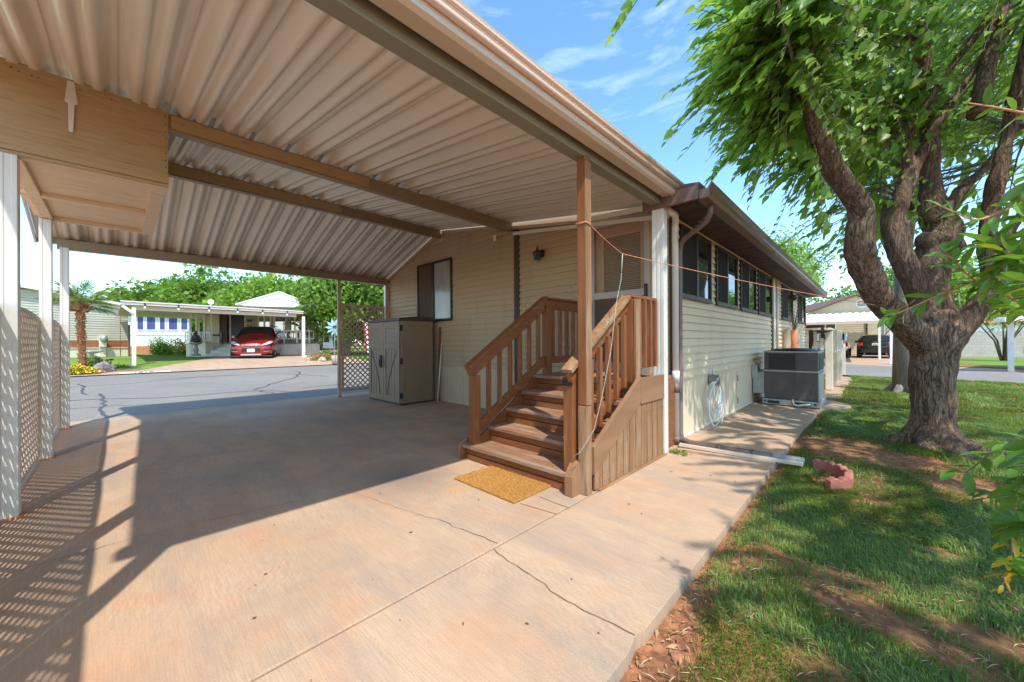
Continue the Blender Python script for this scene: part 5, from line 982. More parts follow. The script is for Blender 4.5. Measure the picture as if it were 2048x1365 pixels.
mb=MB(); W1.px(mb,198,672,210,720,.02,.10); W1.px(mb,196,676,208,694,.10,.30); mb.build('meter_box',M['cream'],th); mb=MB(); c=W1.sz(202,678); p=W1.P(c[0],c[1],.33); mb.blob(p,(.16,.16,.2),3,.03,8,12); mb.build('meter_dial',M['galv'],th,smooth=True)
mb=MB(); W1.px(mb,240,580,241,712,.0,.02) ; p0=W1.P(L1+.03,2.3,.05); mb.tube([p0,W1.P(L1+.03,.5,.05)],.05,6); mb.build('downspout',M['mauve'],th)
# --- white house with blue curtains
P0=S([-1.425,.019])*33; P1=S([-1.305,.134])*36.3
W2=Wall(P0-(P1-P0)*.25,P1); wh=empty('white_house',(*P0,1.05),'white home with blue curtained windows and red tile roof beyond the lawn','house')
L2=W2.len
mb=MB(); vwall(mb,W2.P(0,0),tuple(W2.u),tuple(-W2.n),0,L2,.9,3.98,.3,.02,.02); mb.build('wall',M['whitep'],wh); mb=MB(); W2.b(mb,.02,L2,.9,3.95,-6,-.04); mb.build('shell',M['whitep'],wh)
for a,b in ((272,289),(291,313),(317,332),(335,357),(360,377)): window(W2,a,629,b,661.5,wh,M['white'],M['blue'],.09)
mb=MB(); W2.b(mb,0,L2,1.95,2.05,0,.04); W2.b(mb,0,L2+.2,3.93,4.08,0,.45); mb.build('trim',M['white'],wh)
mb=MB(); mb.prism([W2.P(-1,4.08,.4),W2.P(L2+.1,4.08,.4),W2.P(L2-2.0,4.35,-2.2),W2.P(-1,4.95,-2.2)],(0,0,.08)); mb.build('roof',M['redtile'],wh)
mb=MB(); mb.prism([W2.P(0,4.17,.42),W2.P(2.8,4.17,.42),W2.P(0.2,4.6,-1.0),W2.P(-1,4.6,-1.0)],(0,0,.05)); mb.build('roof_patch',M['wroof'],wh)
# raised bed wall
q0,q1=at(250,698,27),at(470,696,27); mb=MB(); W3=Wall(q0,q1); W3.b(mb,0,W3.len,.4,1.02,-.0,.25); tag(mb.build('garden_wall',M['terra']),'low terracotta garden wall in front of the white home','wall')
mb=MB(); W3.b(mb,0,W3.len,.4,1.0,-8,-.0); tag(mb.build('garden_bed',M['lawn']),kind='structure')
# --- opposite house with pediment
PR=S([-24.6,8.3]); PL=S([-25.97,5.06]); e1=unit(PR-PL); e2=S([-e1[1],e1[0]])
oh=empty('opposite_house',(*((PR+PL)/2),.5),'pale yellow home with white pediment gable and a raised porch across the street','house')
W4=Wall(PL,PR); L4=W4.len; zf=1.2
ysd=pm('pale_yellow_siding',(.60,.55,.40),(.66,.61,.45),2,.6,.06); sage=pm('sage_wall',(.36,.36,.25),(.42,.42,.30),2,.6,.06)
mb=MB(); W4.b(mb,0,L4,1.2,3.3,-.4,-.02); vwall(mb,W4.P(0,0),tuple(W4.u),tuple(-W4.n),0,L4,1.2,3.3,.25,.015,.015); mb.build('front_wall',sage,oh)
mb=MB(); 
mb.quad(W4.P(L4,.4,-.0),W4.P(L4,3.3,-.0),W4.P(L4,3.3,-7),W4.P(L4,.4,-7)); lapwall(mb,W4.P(L4,0,0),tuple(W4.n),tuple(W4.u),0,7,1.2,3.3,.15,.02); mb.build('side_wall',M['whitep'],oh)
mb=MB(); vwall(mb,W4.P(-1.7,0,.35),tuple(W4.u),tuple(-W4.n),1.0,L4+2.0,.3,1.18,.12,.02,.02); mb.build('skirting',M['cream'],oh)
mb=MB(); W4.b(mb,-.9,L4+.3,1.16,1.22,-.02,.5); mb.build('porch_floor',M['acg'],oh)
zp=4.12; am=L4*.50
mb=MB(); mb.prism([W4.P(-.35,3.38,.55),W4.P(am,zp+.02,.55),W4.P(L4+.4,3.30,.55),W4.P(L4+.15,3.30,.55),W4.P(am,zp-.30,.55),W4.P(.1,3.3,.55)],tuple(W4.n*.05)); mb.build('bargeboard',M['wroof'],oh)
mb=MB(); mb.prism([W4.P(0,3.28,.5),W4.P(am,zp-.1,.5),W4.P(L4+.2,3.28,.5)],tuple(W4.n*.05)); mb.build('gable_face',M['white'],oh)
mb=MB(); bk=tuple(W4.n*8); mb.prism([W4.P(-.35,3.38,.6),W4.P(am,zp+.06,.6),W4.P(L4+.42,3.33,.6),W4.P(L4+.42,3.27,.6),W4.P(am,zp,.6),W4.P(-.35,3.32,.6)],bk); mb.build('roof',M['wroof'],oh)
for a,b,m_ in ((515,543,1),(547,574,0),(578,602,1)): window(W4,a,630,b,667,oh,M['cream'],M['glass'],.09,m_)
for a,b in ((547,574),(578,602)): 
    mb=MB(); W4.px(mb,a,664,b,676,.0,.03); mb.build('lower_pane',M['glass'],oh)
mb=MB(); 
for x in (487,497): 
    pass
W4b=Wall(PL-e1*2.2,PL)
mb=MB(); W4b.b(mb,.95,W4b.len,.4,3.1,-.4,-.35); mb.build('recess_wall',ysd,oh)
for x,ch in ((496.5,'2'),(502,'1')):
    mb=MB(); W4.px(mb,x-2.1,639,x+2.1,644,.02,.05); mb.build('number_plaque',M['brown'],oh)
d_=W4b; mb=MB(); d_.b(mb,1.46,2.10,1.22,2.85,-.35,-.28); mb.build('doorway',M['black'],oh); mb=MB(); d_.b(mb,1.38,1.46,1.22,2.93,-.35,-.25); d_.b(mb,2.10,2.17,1.22,2.93,-.35,-.25); d_.b(mb,1.38,2.17,2.85,2.93,-.35,-.25); mb.build('door_frame',M['white'],oh)
mb=MB(); d_.b(mb,1.0,1.34,1.22,2.8,-.35,.05); mb.build('brown_screen',M['brown'],oh)
W4c=Wall(PL-e1*4.3-e2*-.0,PL-e1*.5)
mb=MB(); lapwall(mb,W4c.P(0,0,0),tuple(W4c.u),tuple(-W4c.n),2.48,3.12,1.22,2.8,.15,.02); W4c.b(mb,2.48,3.12,.4,2.8,-.5,-.03); mb.build('left_wall',ysd,oh)
mb=MB(); W4c.b(mb,2.36,2.47,.9,2.8,-.1,.06); W4c.b(mb,3.12,3.2,1.2,2.8,-.05,.05); mb.build('corner_trim',M['white'],oh)
# porch rails, steps
mb=MB(); 
def railpx(mb,wl,x0,x1,yt,yb,n,o=.5):
    a0,zt_=wl.sz(x0,yt);a1,_=wl.sz(x1,yt);_,zb_=wl.sz(x0,yb); wl.b(mb,a0,a1,zt_-.05,zt_,o-.03,o+.03); wl.b(mb,a0,a1,zb_,zb_+.04,o-.02,o+.02)
    for i in range(n+1): a=a0+(a1-a0)*i/n; wl.b(mb,a-.02,a+.02,zb_,zt_-.05,o-.02,o+.02)
railpx(mb,W4,548,629,661.5,679,9,.52); 
for x in (571,596,620): a,_=W4.sz(x,660); W4.b(mb,a-.03,a+.03,1.2,2.0,.46,.52)
mb.build('porch_railing',M['white'],oh); mb=MB(); railpx(mb,W4c,384,430,665,683,10,.9); mb.build('porch_railing',M['white'],oh)
mb=MB(); Ws=Wall(at(411,700,20.3),at(462,700,20.3))
for i in range(5): Ws.b(mb,0,Ws.len+.6,.3,.48+.165*(i+1),-.28*i-3,-.28*i)
mb.build('porch_steps',M['galv'],oh); mb=MB(); Wk=Wall(at(372,700,20.6),at(411,700,20.4)); vwall(mb,Wk.P(0,0),tuple(Wk.u),tuple(-Wk.n),0,Wk.len,.3,1.2,.15,.02,.02); Wk.b(mb,0,Wk.len+.0,1.18,1.24,-3,.02); Wk.b(mb,0.01,Wk.len-.01,.3,1.18,-3,-.03); mb.build('porch_base',M['cream'],oh)
# --- opposite carport
LP=S([-21.55,.1]); RP=S([-22.4,6.95]); oc=empty('opposite_carport',(-22,3.5,.3),'flat white carport with peach fascia over the red car','carport')
W5=Wall(LP,RP); L5=W5.len
mb=MB(); mb.prism([(LP[0],LP[1],2.80),(RP[0],RP[1],2.80),(PR[0]+.5,PR[1]-.1,2.80),(-33.0,4.5,2.80),(-31,0.0,2.80)],(0,0,.06)); mb.build('roof',M['trimp'],oc)
mb=MB(); W5.b(mb,0,L5,2.80,2.875,0,.06); mb.build('fascia',M['peach'],oc); mb=MB(); W5.b(mb,-.02,L5+.02,2.875,2.915,0,.09); W5.b(mb,-.02,L5+.02,2.765,2.80,0,.05); mb.build('fascia_edge',M['white'],oc)
mb=MB(); W5.b(mb,.4,L5-.1,2.60,2.765,-.6,-.5); mb.build('header_beam',M['whitep'],oc)
def op_post(px,yb,k,z1,w_=.12):
    p=at(px,yb,k); mb=MB().box(p[0]-w_/2,p[0]+w_/2,p[1]-w_/2,p[1]+w_/2,p[2]-.05,z1); return mb.build('post',M['white'],oc)
op_post(268,737,15.0,2.63); op_post(607,718,20.6,2.63,.13); op_post(381,709,20.5,2.8,.09); op_post(393,684,20.5,2.8,.08); op_post(398,684,20.7,2.8,.06); op_post(423,684,20.7,2.8,.08)
mb=MB(); mb.tube([at(245,612,14.8),at(262,624,14.9),at(268,632,15)],.05,8); mb.build('downspout',M['white'],oc,smooth=True)
mb=MB(); 
for x in (289,356,417,474,524,573): a,_=W5.sz(x,615); W5.b(mb,a-.02,a+.02,2.70,2.87,.06,.11)
mb.build('string_light_clip',M['dpole'],oc); mb=MB()
for x in (289,356,417,474,524,573): a,_=W5.sz(x,615); mb.blob(W5.P(a,2.67,.09),(.045,.045,.06),1,.0,6,8)
mb.build('string_light_bulb',M['whitep'],oc,smooth=True)
mb=MB(); p=at(421,604,24); mb.lathe(tuple(p),[(.02,0),(.10,.02),(.17,.07)],14,'x',cap=False); mb.tube([p,p+S([0,0,-.5])],.02,6); d=mb.build('satellite_dish',M['white'],oc,smooth=True)
# statue on pedestal
stt=empty('garden_statue',tuple(at(392,712,19.6)),'dark seated garden statue on a fountain pedestal by the opposite porch','statue')
p=at(392,712,19.6); mb=MB(); mb.lathe(tuple(p),[(.20,0),(.19,.08),(.08,.13),(.12,.3),(.08,.42),(.07,.55),(.22,.62),(.27,.67),(.24,.69)],18); mb.build('pedestal',M['rock'],stt,smooth=True)
mb=MB(); q=p+S([0,0,.70]); mb.blob(tuple(q+[0,0,.08]),(.24,.23,.10),2,.05,8,14); mb.blob(tuple(q+[0,0,.24]),(.15,.13,.18),2,.04,8,12); mb.blob(tuple(q+[0,0,.47]),(.075,.07,.09),2,.02,8,12); mb.blob(tuple(q+[.0,0,.57]),(.035,.035,.035),2,.02,6,8)
for s in (-1,1): mb.tube([q+_R*.13*s+[0,0,.33],q+_R*.2*s+[0,0,.18],q+_R*.05*s-_F*.17+[0,0,.1]],[.05,.045,.035],8)
mb.build('figure',M['dpole'],stt,smooth=True)
# patio chair + plants on porch
ch=empty('patio_chair',tuple(at(436,684,21.5)),'dark patio armchair with pale metal arms on the opposite porch','chair')
p=at(438,684,21.3); p[2]=1.24; mb=MB()
def ob(mb,c,u,v,w_,d,h): 
    n=len(mb.v)
    for z in (0,h):
        for a,b in ((-1,-1),(1,-1),(1,1),(-1,1)): mb.v.append(tuple(S(c)+u*a*w_/2+v*b*d/2+S([0,0,z])))
    mb.f+=[(n+3,n+2,n+1,n),(n+4,n+5,n+6,n+7),(n,n+1,n+5,n+4),(n+1,n+2,n+6,n+5),(n+2,n+3,n+7,n+6),(n+3,n,n+4,n+7)]
ob(mb,p+[0,0,.36],_R,_F,.62,.55,.10); mb.build('seat',M['black'],ch); mb=MB(); ob(mb,p+_F*.28+[0,0,.4],_R,_F,.60,.07,.55); mb.build('backrest',M['black'],ch)
for s in (-1,1):
    mb=MB(); mb.tube([p+_R*.33*s-_F*.28,p+_R*.33*s-_F*.28+[0,0,.55],p+_R*.33*s-_F*.15+[0,0,.66],p+_R*.33*s+_F*.25+[0,0,.62],p+_R*.33*s+_F*.28],.022,6); mb.build('arm_frame',M['galv'],ch,smooth=True)
# plant stand silhouette by window
mb=MB(); p=W4.P(W4.sz(575,660)[0],1.22,.25); 
for s in (-.16,.16):
    mb.tube([(p[0]+s*e1[0],p[1]+s*e1[1],1.22),(p[0]+s*e1[0],p[1]+s*e1[1],2.75)],.018,5)
for z in (1.5,1.9,2.3,2.72): ob(mb,(p[0],p[1],z),S([*e1,0]),S([*e2,0]),.42,.25,.025)
tag(mb.build('shelf_stand',M['dpole']),'tall dark metal shelf stand in front of the opposite windows','shelf')
# utility meter & AC near right of opposite house
mb=MB(); p=at(650,692,24); ob(mb,p+[0,0,-.3],_R,_F,.95,.5,1.4); tag(mb.build('pale_shed_box',M['cream'],bevel=.01),'cream utility box against the end of the opposite home','utility box')
a2=empty('far_air_conditioner',tuple(at(660,696,22)),'grey air conditioner with dark grille by the opposite home','air conditioner'); p=at(660,697,22)
mb=MB(); ob(mb,p,_R,_F,.55,.5,.75); mb.build('cabinet',M['galv'],a2,bevel=.01); mb=MB(); ob(mb,p-_F*.26-_R*.08+[0,0,.35],_R,_F,.30,.02,.3); mb.build('grille',M['black'],a2)
# pinwheel
pw=empty('garden_pinwheel',tuple(at(672,712,17)),'blue and silver metal pinwheel on a thin pole by the lattice post','pinwheel'); p=at(669,655,17); mb=MB(); mb.tube([tuple(at(669,712,17)),tuple(p)],.015,6); mb.build('pole',M['galv'],pw); mb=MB()
for ring,rr_ in ((10,.42),(8,.26)):
    for i in range(ring):
        a=2*math.pi*i/ring; d=_R*math.cos(a)+S([0,0,1.])*math.sin(a); t=-_R*math.sin(a)+S([0,0,1.])*math.cos(a); mb.quad(p+d*.06,p+d*rr_*.6+t*.07-_F*.03,p+d*rr_-_F*.01,p+d*rr_*.7-t*.05)
mb.build('blades',pm('blue_silver_blades',(.22,.42,.50),(.55,.66,.70),5,.3,.05,metal=.3),pw)
# ================================================================ PLANTS across the street
def bush(name,label,c,r_,n,leaf,mat,seed,cat='shrub',fl=None,nf=0,group=None):
    r=np.random.default_rng(seed); o=empty(name,tuple(c),label,cat,group); k=10; cc=unit(r.normal(size=(k,3)))*S(r_)*r.uniform(.2,.7,(k,1)); cc[:,2]=np.abs(cc[:,2]); ci=r.integers(0,k,n)
    P=np.array(c)+cc[ci]+unit(r.normal(size=(n,3)))*S(r_)*.48*r.uniform(.5,1,(n,1)); P[:,2]=np.maximum(P[:,2],c[2]+.02); D=unit(r.normal(size=(n,3))+[0,0,.4]); L=leaf*r.uniform(.6,1.4,n)
    leafmesh('foliage',P,D,unit(r.normal(size=(n,3))*.7+[0,0,1]),L,L*.75,TB,mat,o)
    mb=MB()
    for i in range(6): mb.tube([tuple(c),tuple(np.array(c)+cc[i])],[.02,.008],5)
    mb.build('stems',M['barkg'],o)
    if fl:
        j=r.choice(n,nf); Q=P[j]+(P[j]-np.array(c))*.12+[0,0,.02]; leafmesh('flowers',Q,unit(r.normal(size=(nf,3))),unit(r.normal(size=(nf,3))*.5+[.6,-.2,1]),np.full(nf,leaf*1.2),np.full(nf,leaf*1.3),TB,fl,o)
    return o
c=at(331,690,24); c[2]=.55; bush('green_bush','bright green rounded bush in front of the blue curtained windows',c,(1.0,1.0,1.15),2600,.11,M['bgl2'],41)
c=at(372,690,23.5); c[2]=.55; bush('green_bush','smaller loose green bush just left of the white downspout',c,(.6,.6,1.2),1200,.10,M['bgl2'],42)
c=at(152,748,12.2); c[2]=.25; bush('yellow_flower_bed','low clump of bright yellow flowers at the foot of the palm','' or c,(.62,.75,.30),2200,.05,M['bgl3'],43,'flowers',M['yfl'],900)
c=at(646,718,19.2); c[2]=.28; bush('red_flower_bush','rounded bush covered in small red flowers beside the carport post',c,(.75,.75,.62),2200,.07,M['bgl2'],44,'flowers',M['rfl'],330)
c=at(192,728,13.8); c[2]=.24; bush('ornamental_grass_clump','feathery green clump behind the dark boulder',c,(.45,.4,.5),1500,.13,M['palm'],45,'plant')
c=at(243,738,14.2); c[2]=.22; bush('small_plant','small grey green plant right of the dark boulder',c,(.35,.3,.28),500,.07,M['bgl3'],46,'plant')
for px,py,k,r_,lab in ((206,737,12.9,(.42,.30,.26),'dark angular boulder beside the palm'),):
    p=at(px,py,k); p[2]=gx(p[0])+.10; tag(MB().blob(tuple(p),r_,px,.30,7,9).build('boulder',M['rock']),lab,'boulder')
for px,py,k,r_,lab in ((176,743,12.6,(.30,.2,.10),'flat tan rock between the flowers and the dark boulder'),(617,721,19,(.26,.2,.2),'pale rock at the foot of the opposite carport post'),(645,722,18.6,(.26,.2,.17),'orange tan rock in front of the red flowers')):
    p=at(px,py,k); p[2]=gx(p[0])+.06; tag(MB().blob(tuple(p),r_,px,.30,7,9).build('boulder',M['rock2']),lab,'boulder')
p=at(674,717,17.5); p[2]=.2; tag(MB().lathe(tuple(p),[(.12,0),(.2,.05),(.26,.38),(.24,.4)],14).build('flower_pot',M['rock2'],smooth=True),'pale stone flower pot near the thin tan post','flower pot')
p=at(183,722,14); p[2]=gx(p[0]); tag(MB().lathe(tuple(p),[(.16,0),(.10,.08),(.06,.3),(.07,.52),(.30,.58),(.34,.63),(.30,.62)],18).build('bird_bath',pm('pale_green_stone',(.50,.60,.52),(.58,.68,.6),3,.7,.2),smooth=True),'pale green bird bath right behind the palm trunk','bird bath')
# palm
pl=empty('palm_tree',tuple(at(166,737,12.6)),'shaggy fan palm with a fibrous trunk across the street','palm')
bp=at(166,742,12.6); bp[2]=gx(bp[0]); tpz=at(160,610,12.6); r=random.Random(9); mb=MB(); n=26; pts=[tuple(bp+(tpz-bp)*i/n+S([.04*math.sin(i*.5),0,0])) for i in range(n+1)]; mb.tube(pts,[.085+.012*math.sin(i*2.1)+(.02 if i>n-6 else 0) for i in range(n+1)],10)
mb.build('trunk_core',M['stainz'],pl,smooth=True)
nl=900; f=rng.uniform(0,1,nl)**.9; a=rng.uniform(0,6.28,nl); P=np.array(bp)+(tpz-bp)*f[:,None]; rad=np.stack([np.cos(a),np.sin(a),np.zeros(nl)],-1); P+=rad*.085; L=rng.uniform(.04,.085,nl)*(1+1.8*(f>.88))
leafmesh('trunk_fibre',P,unit(rad*rng.uniform(.2,1.2,(nl,1))+[0,0,.7]+rng.normal(size=(nl,3))*.35),unit(rad+[0,0,.2]),L,L*.75,TB,leafmat('palm_fibre',(.25,.12,.04),(.50,.28,.12),(.4,.2,.08),.8,.1),pl)
PV=[];PD=[];PN=[];PL_=[];mb=MB(); rp=np.random.default_rng(10)
for i in range(28):
    a=i*2.4; el=rp.uniform(-.25,1.35); d=S([math.cos(a)*math.cos(el),math.sin(a)*math.cos(el),math.sin(el)]); Ls=rp.uniform(.32,.55); hub=tpz+d*Ls; mb.tube([tuple(tpz),tuple((tpz+hub)/2+[0,0,.04]),tuple(hub)],[.018,.013,.01],5)
    s1=unit(np.cross(d,[0,0,1.])); u1=np.cross(s1,d)
    for j in range(20):
        b=-1.75+3.5*j/19; dd=unit(d*math.cos(b)+s1*math.sin(b)+S([0,0,-.12])+rp.normal(size=3)*.04); PV.append(hub); PD.append(dd); PN.append(unit(u1+s1*.4*(-1)**j)); PL_.append(.50*(1-.25*abs(b)/1.75)*rp.uniform(.85,1.1))
PL_=np.array(PL_); leafmesh('fronds',np.array(PV),np.array(PD),np.array(PN),PL_,PL_*.10,TL,M['palm'],pl); mb.build('frond_stalks',M['palm'],pl)
# small low path light
p=at(222,724,14); p[2]=gx(p[0]); mb=MB(); mb.tube([tuple(p),tuple(p+[0,0,.3])],.012,6); mb.lathe(tuple(p+[0,0,.3]),[(.08,0),(.09,.02),(.03,.06)],12); tag(mb.build('path_light',M['black']),'small black path light on the lawn right of the palm','path light')
# flag behind lattice
fg=empty('small_flag',tuple(at(738,700,15)),'red white and blue striped flag hanging behind the tan lattice','flag'); p=at(726,645,15); cols=[M['rfl'],M['whitep']]
rm=pm('flag_red',(.5,.02,.03),(.55,.03,.04),5,.8,.1); bm=pm('flag_blue',(.02,.03,.2),(.03,.05,.25),5,.8,.1)
for i in range(7):
    mb=MB(); o=p+_R*(i*.085)+S([0,0,-.05*i]); mb.prism([tuple(o),tuple(o+_R*.08),tuple(o+_R*.16+[0,0,-1.15]),tuple(o+_R*.08+[0,0,-1.15])],tuple(_F*.01)); mb.build('stripe',rm if i%2==0 else M['whitep'],fg)
mb=MB(); o=p-_F*.01+_R*.28+S([0,0,-.02]); mb.prism([tuple(o),tuple(o+_R*.36+[0,0,-.1]),tuple(o+_R*.42+[0,0,-.5]),tuple(o+_R*.06+[0,0,-.4])],tuple(_F*-.01)); mb.build('canton',bm,fg); MB().tube([tuple(p+[0,0,.08]-_R*.1),tuple(p+_R*.8+[0,0,-.3])],.012,6).build('staff',M['whitep'],fg)
# ================================================================ BACKGROUND TREES
T='trees behind the homes across the street'
def T_(label,px,py_base,k,pt,rad,mat,n,leaf,seed,base_z=.48,**kw):
    b=at(px,py_base,k); b[2]=base_z; t=at(px,pt,k)[2]; return bgtree('shade_tree',label,tuple(b),float(t),rad,mat,n,leaf,seed,group=T,**kw)
T_('broad dark green tree rising behind the white house',395,690,46,532,6.2,M['bgl1'],15000,.55,51,low=.6)
T_('lower green tree left of the broad tree, above the red tile roof',320,690,50,548,5.0,M['bgl1'],9000,.55,52,low=.6)
T_('small distant tree just left of the red tile roof',268,690,62,574,4.0,M['bgl2'],4000,.6,53,low=.8)
T_('light green tree behind the pediment house, right of the broad tree',520,690,42,545,4.6,M['bgl2'],11000,.45,54,low=.7)
T_('darker tree between the broad tree and the pediment house',462,690,52,538,5.0,M['bgl3'],9000,.5,55,low=.6)
T_('pale crowned tree behind the right slope of the pediment',590,690,38,548,4.0,M['bgl2'],9000,.42,56,low=.6)
T_('near leafy tree with a leaning trunk right of the pediment house',690,700,23,520,3.6,M['bgl1'],15000,.26,57,low=.35,lean=(-.2,.4),cl=.3,trunk_r=.28)
T_('leafy tree seen through the top of the tan lattice',780,700,26,530,4.2,M['bgl3'],11000,.3,58,low=.7)
T_('dark green tree behind the pinwheel',655,700,40,575,4.0,M['bgl3'],6000,.45,59,low=.9)
TR='trees beyond the cross street'
def T2(label,px,k,pt,rad,mat,n,leaf,seed,**kw):
    b=at(px,700,k); b[2]=-.05; t=at(px,pt,k)[2]; return bgtree('shade_tree',label,tuple(b),float(t),rad,mat,n,leaf,seed,group=TR,**kw)
T2('thin pale leaved tree rising over the brown eave',1560,24,425,3.0,M['bgl2'],5500,.17,61,cl=.22,clumps=52,trunk_r=.14,low=-.5)
T2('smaller pale leaved tree whose top shows just past the far end of the brown eave',1590,31,500,2.6,M['bgl2'],4200,.18,62,cl=.24,clumps=40,trunk_r=.12,low=-.6)
T2('low green tree over the ridge of the far tan house',1690,62,578,7.0,M['bgl1'],5000,.6,63,low=.8)
T2('dense green tree behind the mulberry, right of the far tan house',1800,44,520,5.0,M['bgl1'],9000,.4,64,low=.9)
T2('green tree behind the mulberry fork',1880,40,470,5.2,M['bgl2'],9000,.38,65,low=.8)
T2('green tree above the grey block wall',1975,42,500,4.5,M['bgl1'],8000,.4,66,low=.5)
T2('green tree at the right picture edge beyond the block wall',2080,40,480,5.0,M['bgl2'],8000,.4,67,low=.5)
# second mulberry on own lawn
s_=bgtree('lawn_tree','slimmer grey trunked tree standing behind the big mulberry',(.47,12.3,-.05),8.6,2.9,M['bgl1'],9000,.17,70,trunk_r=.17,cl=.33,low=-1,trmat=M['barkg'])
mb=MB(); c=S([.47,12.3,-.03])
for a in range(6): d=S([math.cos(a*1.05),math.sin(a*1.05),0]); mb.tube([tuple(c+d*.08+[0,0,.25]),tuple(c+d*.25+[0,0,.05]),tuple(c+d*.42+[0,0,-.02])],[.08,.08,.03],7)
mb.build('root_flare',M['barkg'],s_,smooth=True)
# ================================================================ RIGHT: far tan house, awning, cars
W6=Wall((-4.3,41),(2.3,41)); fh=empty('far_tan_house',(-1,41,0),'tan gabled house with brown roof and round vent beyond the cross street','house')
mb=MB(); lapwall(mb,(-4.3,41,0),(1,0,0),(0,-1,0),0,6.6,0,4.7,.16,.02,top=lambda z:(0,6.6) if z<3.4 else ((z-3.4)*2.5,6.6-(z-3.4)*2.5)); mb.build('end_wall',M['side'],fh)
mb=MB(); mb.prism([(-4.9,40.6,3.28),(-1.0,40.6,4.83),(2.9,40.6,3.28),(2.9,40.6,3.16),(-1.0,40.6,4.71),(-4.9,40.6,3.16)],(-4,9,0)); mb.build('roof',M['shing'],fh)
mb=MB(); mb.lathe((-.75,40.97,4.05),[(.36,0),(.36,-.05),(.29,-.05),(.29,-.02)],24,'y'); mb.build('vent_ring',M['white'],fh,smooth=False); mb=MB()
for k in range(4): z=3.86+k*.115; h=math.sqrt(max(0,.28**2-(z-4.05+.03)**2)); mb.box(-.75-h,-.75+h,40.93,40.965,z,z+.06)
mb.build('vent_louvre',M['brown'],fh)
mb=MB(); mb.box(-4.28,2.28,41.05,46,0,3.3); mb.build('shell',M['side'],fh)
mb=MB(); mb.box(-5.5,-3.1,40.8,40.96,0,3.0); mb.build('dark_panel',M['brown'],fh); MB().box(-.5,-.42,40.9,40.97,0,3.0).build('dark_panel',M['brown'],fh)
for x0,x1 in ((-3.0,-2.3),(.5,1.1)):
    f=MB().box(x0,x1,40.9,40.97,.9,2.6).build('window',M['white'],fh); MB().box(x0+.07,x1-.07,40.885,40.9,.97,2.53).build('pane',M['glass'],f)
aw=empty('white_awning',(-1.5,33,0),'long white ribbed awning over the parked cars','awning')
pts=[]; V=[];Q=[]; xs_=[]; x=-6.0; k=0
while x<.35: xs_.append((x,0)); xs_.append((x+.10,.07)); xs_.append((x+.2,.07)); xs_.append((x+.3,0)); x+=.4
for y,z in ((27,2.12),(40.5,3.3)):
    for xx,h in xs_: V.append((xx,y,z+h))
    for xx,h in xs_: V.append((xx,y,z+h-.01))
n=len(xs_); Q=[(j,j+1,2*n+j+1,2*n+j) for j in range(n-1)]+[(n+j,3*n+j,3*n+j+1,n+j+1) for j in range(n-1)]; npmesh('ribbed_sheet',np.array(V),[np.array(Q)],M['wroof'],aw)
MB().box(-6,.36,26.9,27.0,2.04,2.18).build('fascia',M['peach'],aw)
for x,y in ((.60,27.2),(.2,33),(-5.8,27.2)): 
    MB().box(x-.06,x+.06,y-.06,y+.06,-.05,2.1).build('post',M['white'],aw)
wc=empty('white_carport_edge',(5,23,0),'white carport corner and post at the right beyond the lawn','carport'); p=gp(2022,741)
MB().box(p[0]-.07,p[0]+.07,p[1]-.07,p[1]+.07,-.05,1.97).build('post',M['white'],wc); q0=at(1998,641,13.9); q1=at(2150,630,13.2); mb=MB(); mb.bar(q0,q1,.5,.13); mb.bar(S(q0)+[.1,.1,.09],S(q1)+[.1,.1,.09],.6,.05); mb.prism([tuple(q0+[0,0,.02]),tuple(q1+[0,0,.02]),tuple(q1+[1.5,5,.1]),tuple(q0+[1.5,5,.1])],(0,0,.05)); mb.build('roof_edge',M['white'],wc)
mb=MB(); mb.prism([(2.6,41.6,-.05),(9,44,-.05),(20,43,-.05),(20,43,1.75),(9,44,1.75),(2.6,41.6,1.75)][:3]+[(20,43,1.75),(9,44,1.75),(2.6,41.6,1.75)],(0,.2,0)) if False else mb
W7=Wall(gp(1880,713),gp(2120,714)); W7.b(mb,-1,W7.len+8,-.05,1.72,0,.2)
bw=mb.build('block_wall',M['block']); tag(bw,'pale grey concrete block wall behind the right hand lawn','wall')
bw.data.transform(Matrix.Rotation(0,4,'Z'))
rh=empty('tile_roof_house',(8,50,0),'white walled house with terracotta roof behind the block wall','house'); W8=Wall(at(1900,690,36),at(2150,690,36)); mb=MB(); W8.b(mb,0,W8.len,-.0,2.7,-4,0); mb.build('wall',M['whitep'],rh); mb=MB(); mb.prism([W8.P(-.5,2.65,.5),W8.P(W8.len,2.65,.5),W8.P(W8.len,4.0,-3),W8.P(1.5,4.0,-3)],(0,0,.12)); mb.build('roof',M['terra'],rh)
# crepe myrtle
cmt=empty('multi_stem_tree',tuple(gp(2008,722)),'small tree of several thin bare stems by the white carport post','tree'); b=gp(2008,722); mb=MB(); r=random.Random(4); tips=[]
for i in range(9):
    a=r.uniform(0,6.3); s=r.uniform(.3,.9); t1=S(b)+[math.cos(a)*.1,math.sin(a)*.1,0]; t2=S(b)+[math.cos(a)*s*.4,math.sin(a)*s*.4,1.1]; t3=S(b)+[math.cos(a)*s*1.6,math.sin(a)*s*1.6,2.5+r.uniform(-.2,.5)]; mb.tube([t1,t2,t3],[.055,.04,.02],7); tips.append(t3)
    for q in range(3): t4=t3*.6+t2*.4+S([r.uniform(-.5,.5),r.uniform(-.5,.5),r.uniform(.3,.8)]); mb.tube([t2*.4+t3*.6,t4],[.022,.01],5); tips.append(t4)
mb.build('stems',M['bark'],cmt,smooth=True); tips=np.array(tips); n=2600; P=tips[rng.integers(0,len(tips),n)]+rng.normal(size=(n,3))*.38; L=rng.uniform(.06,.12,n); leafmesh('crown',P,dirs(n),unit(dirs(n)*.6+[0,0,1]),L,L*.7,TB,M['bgl1'],cmt)
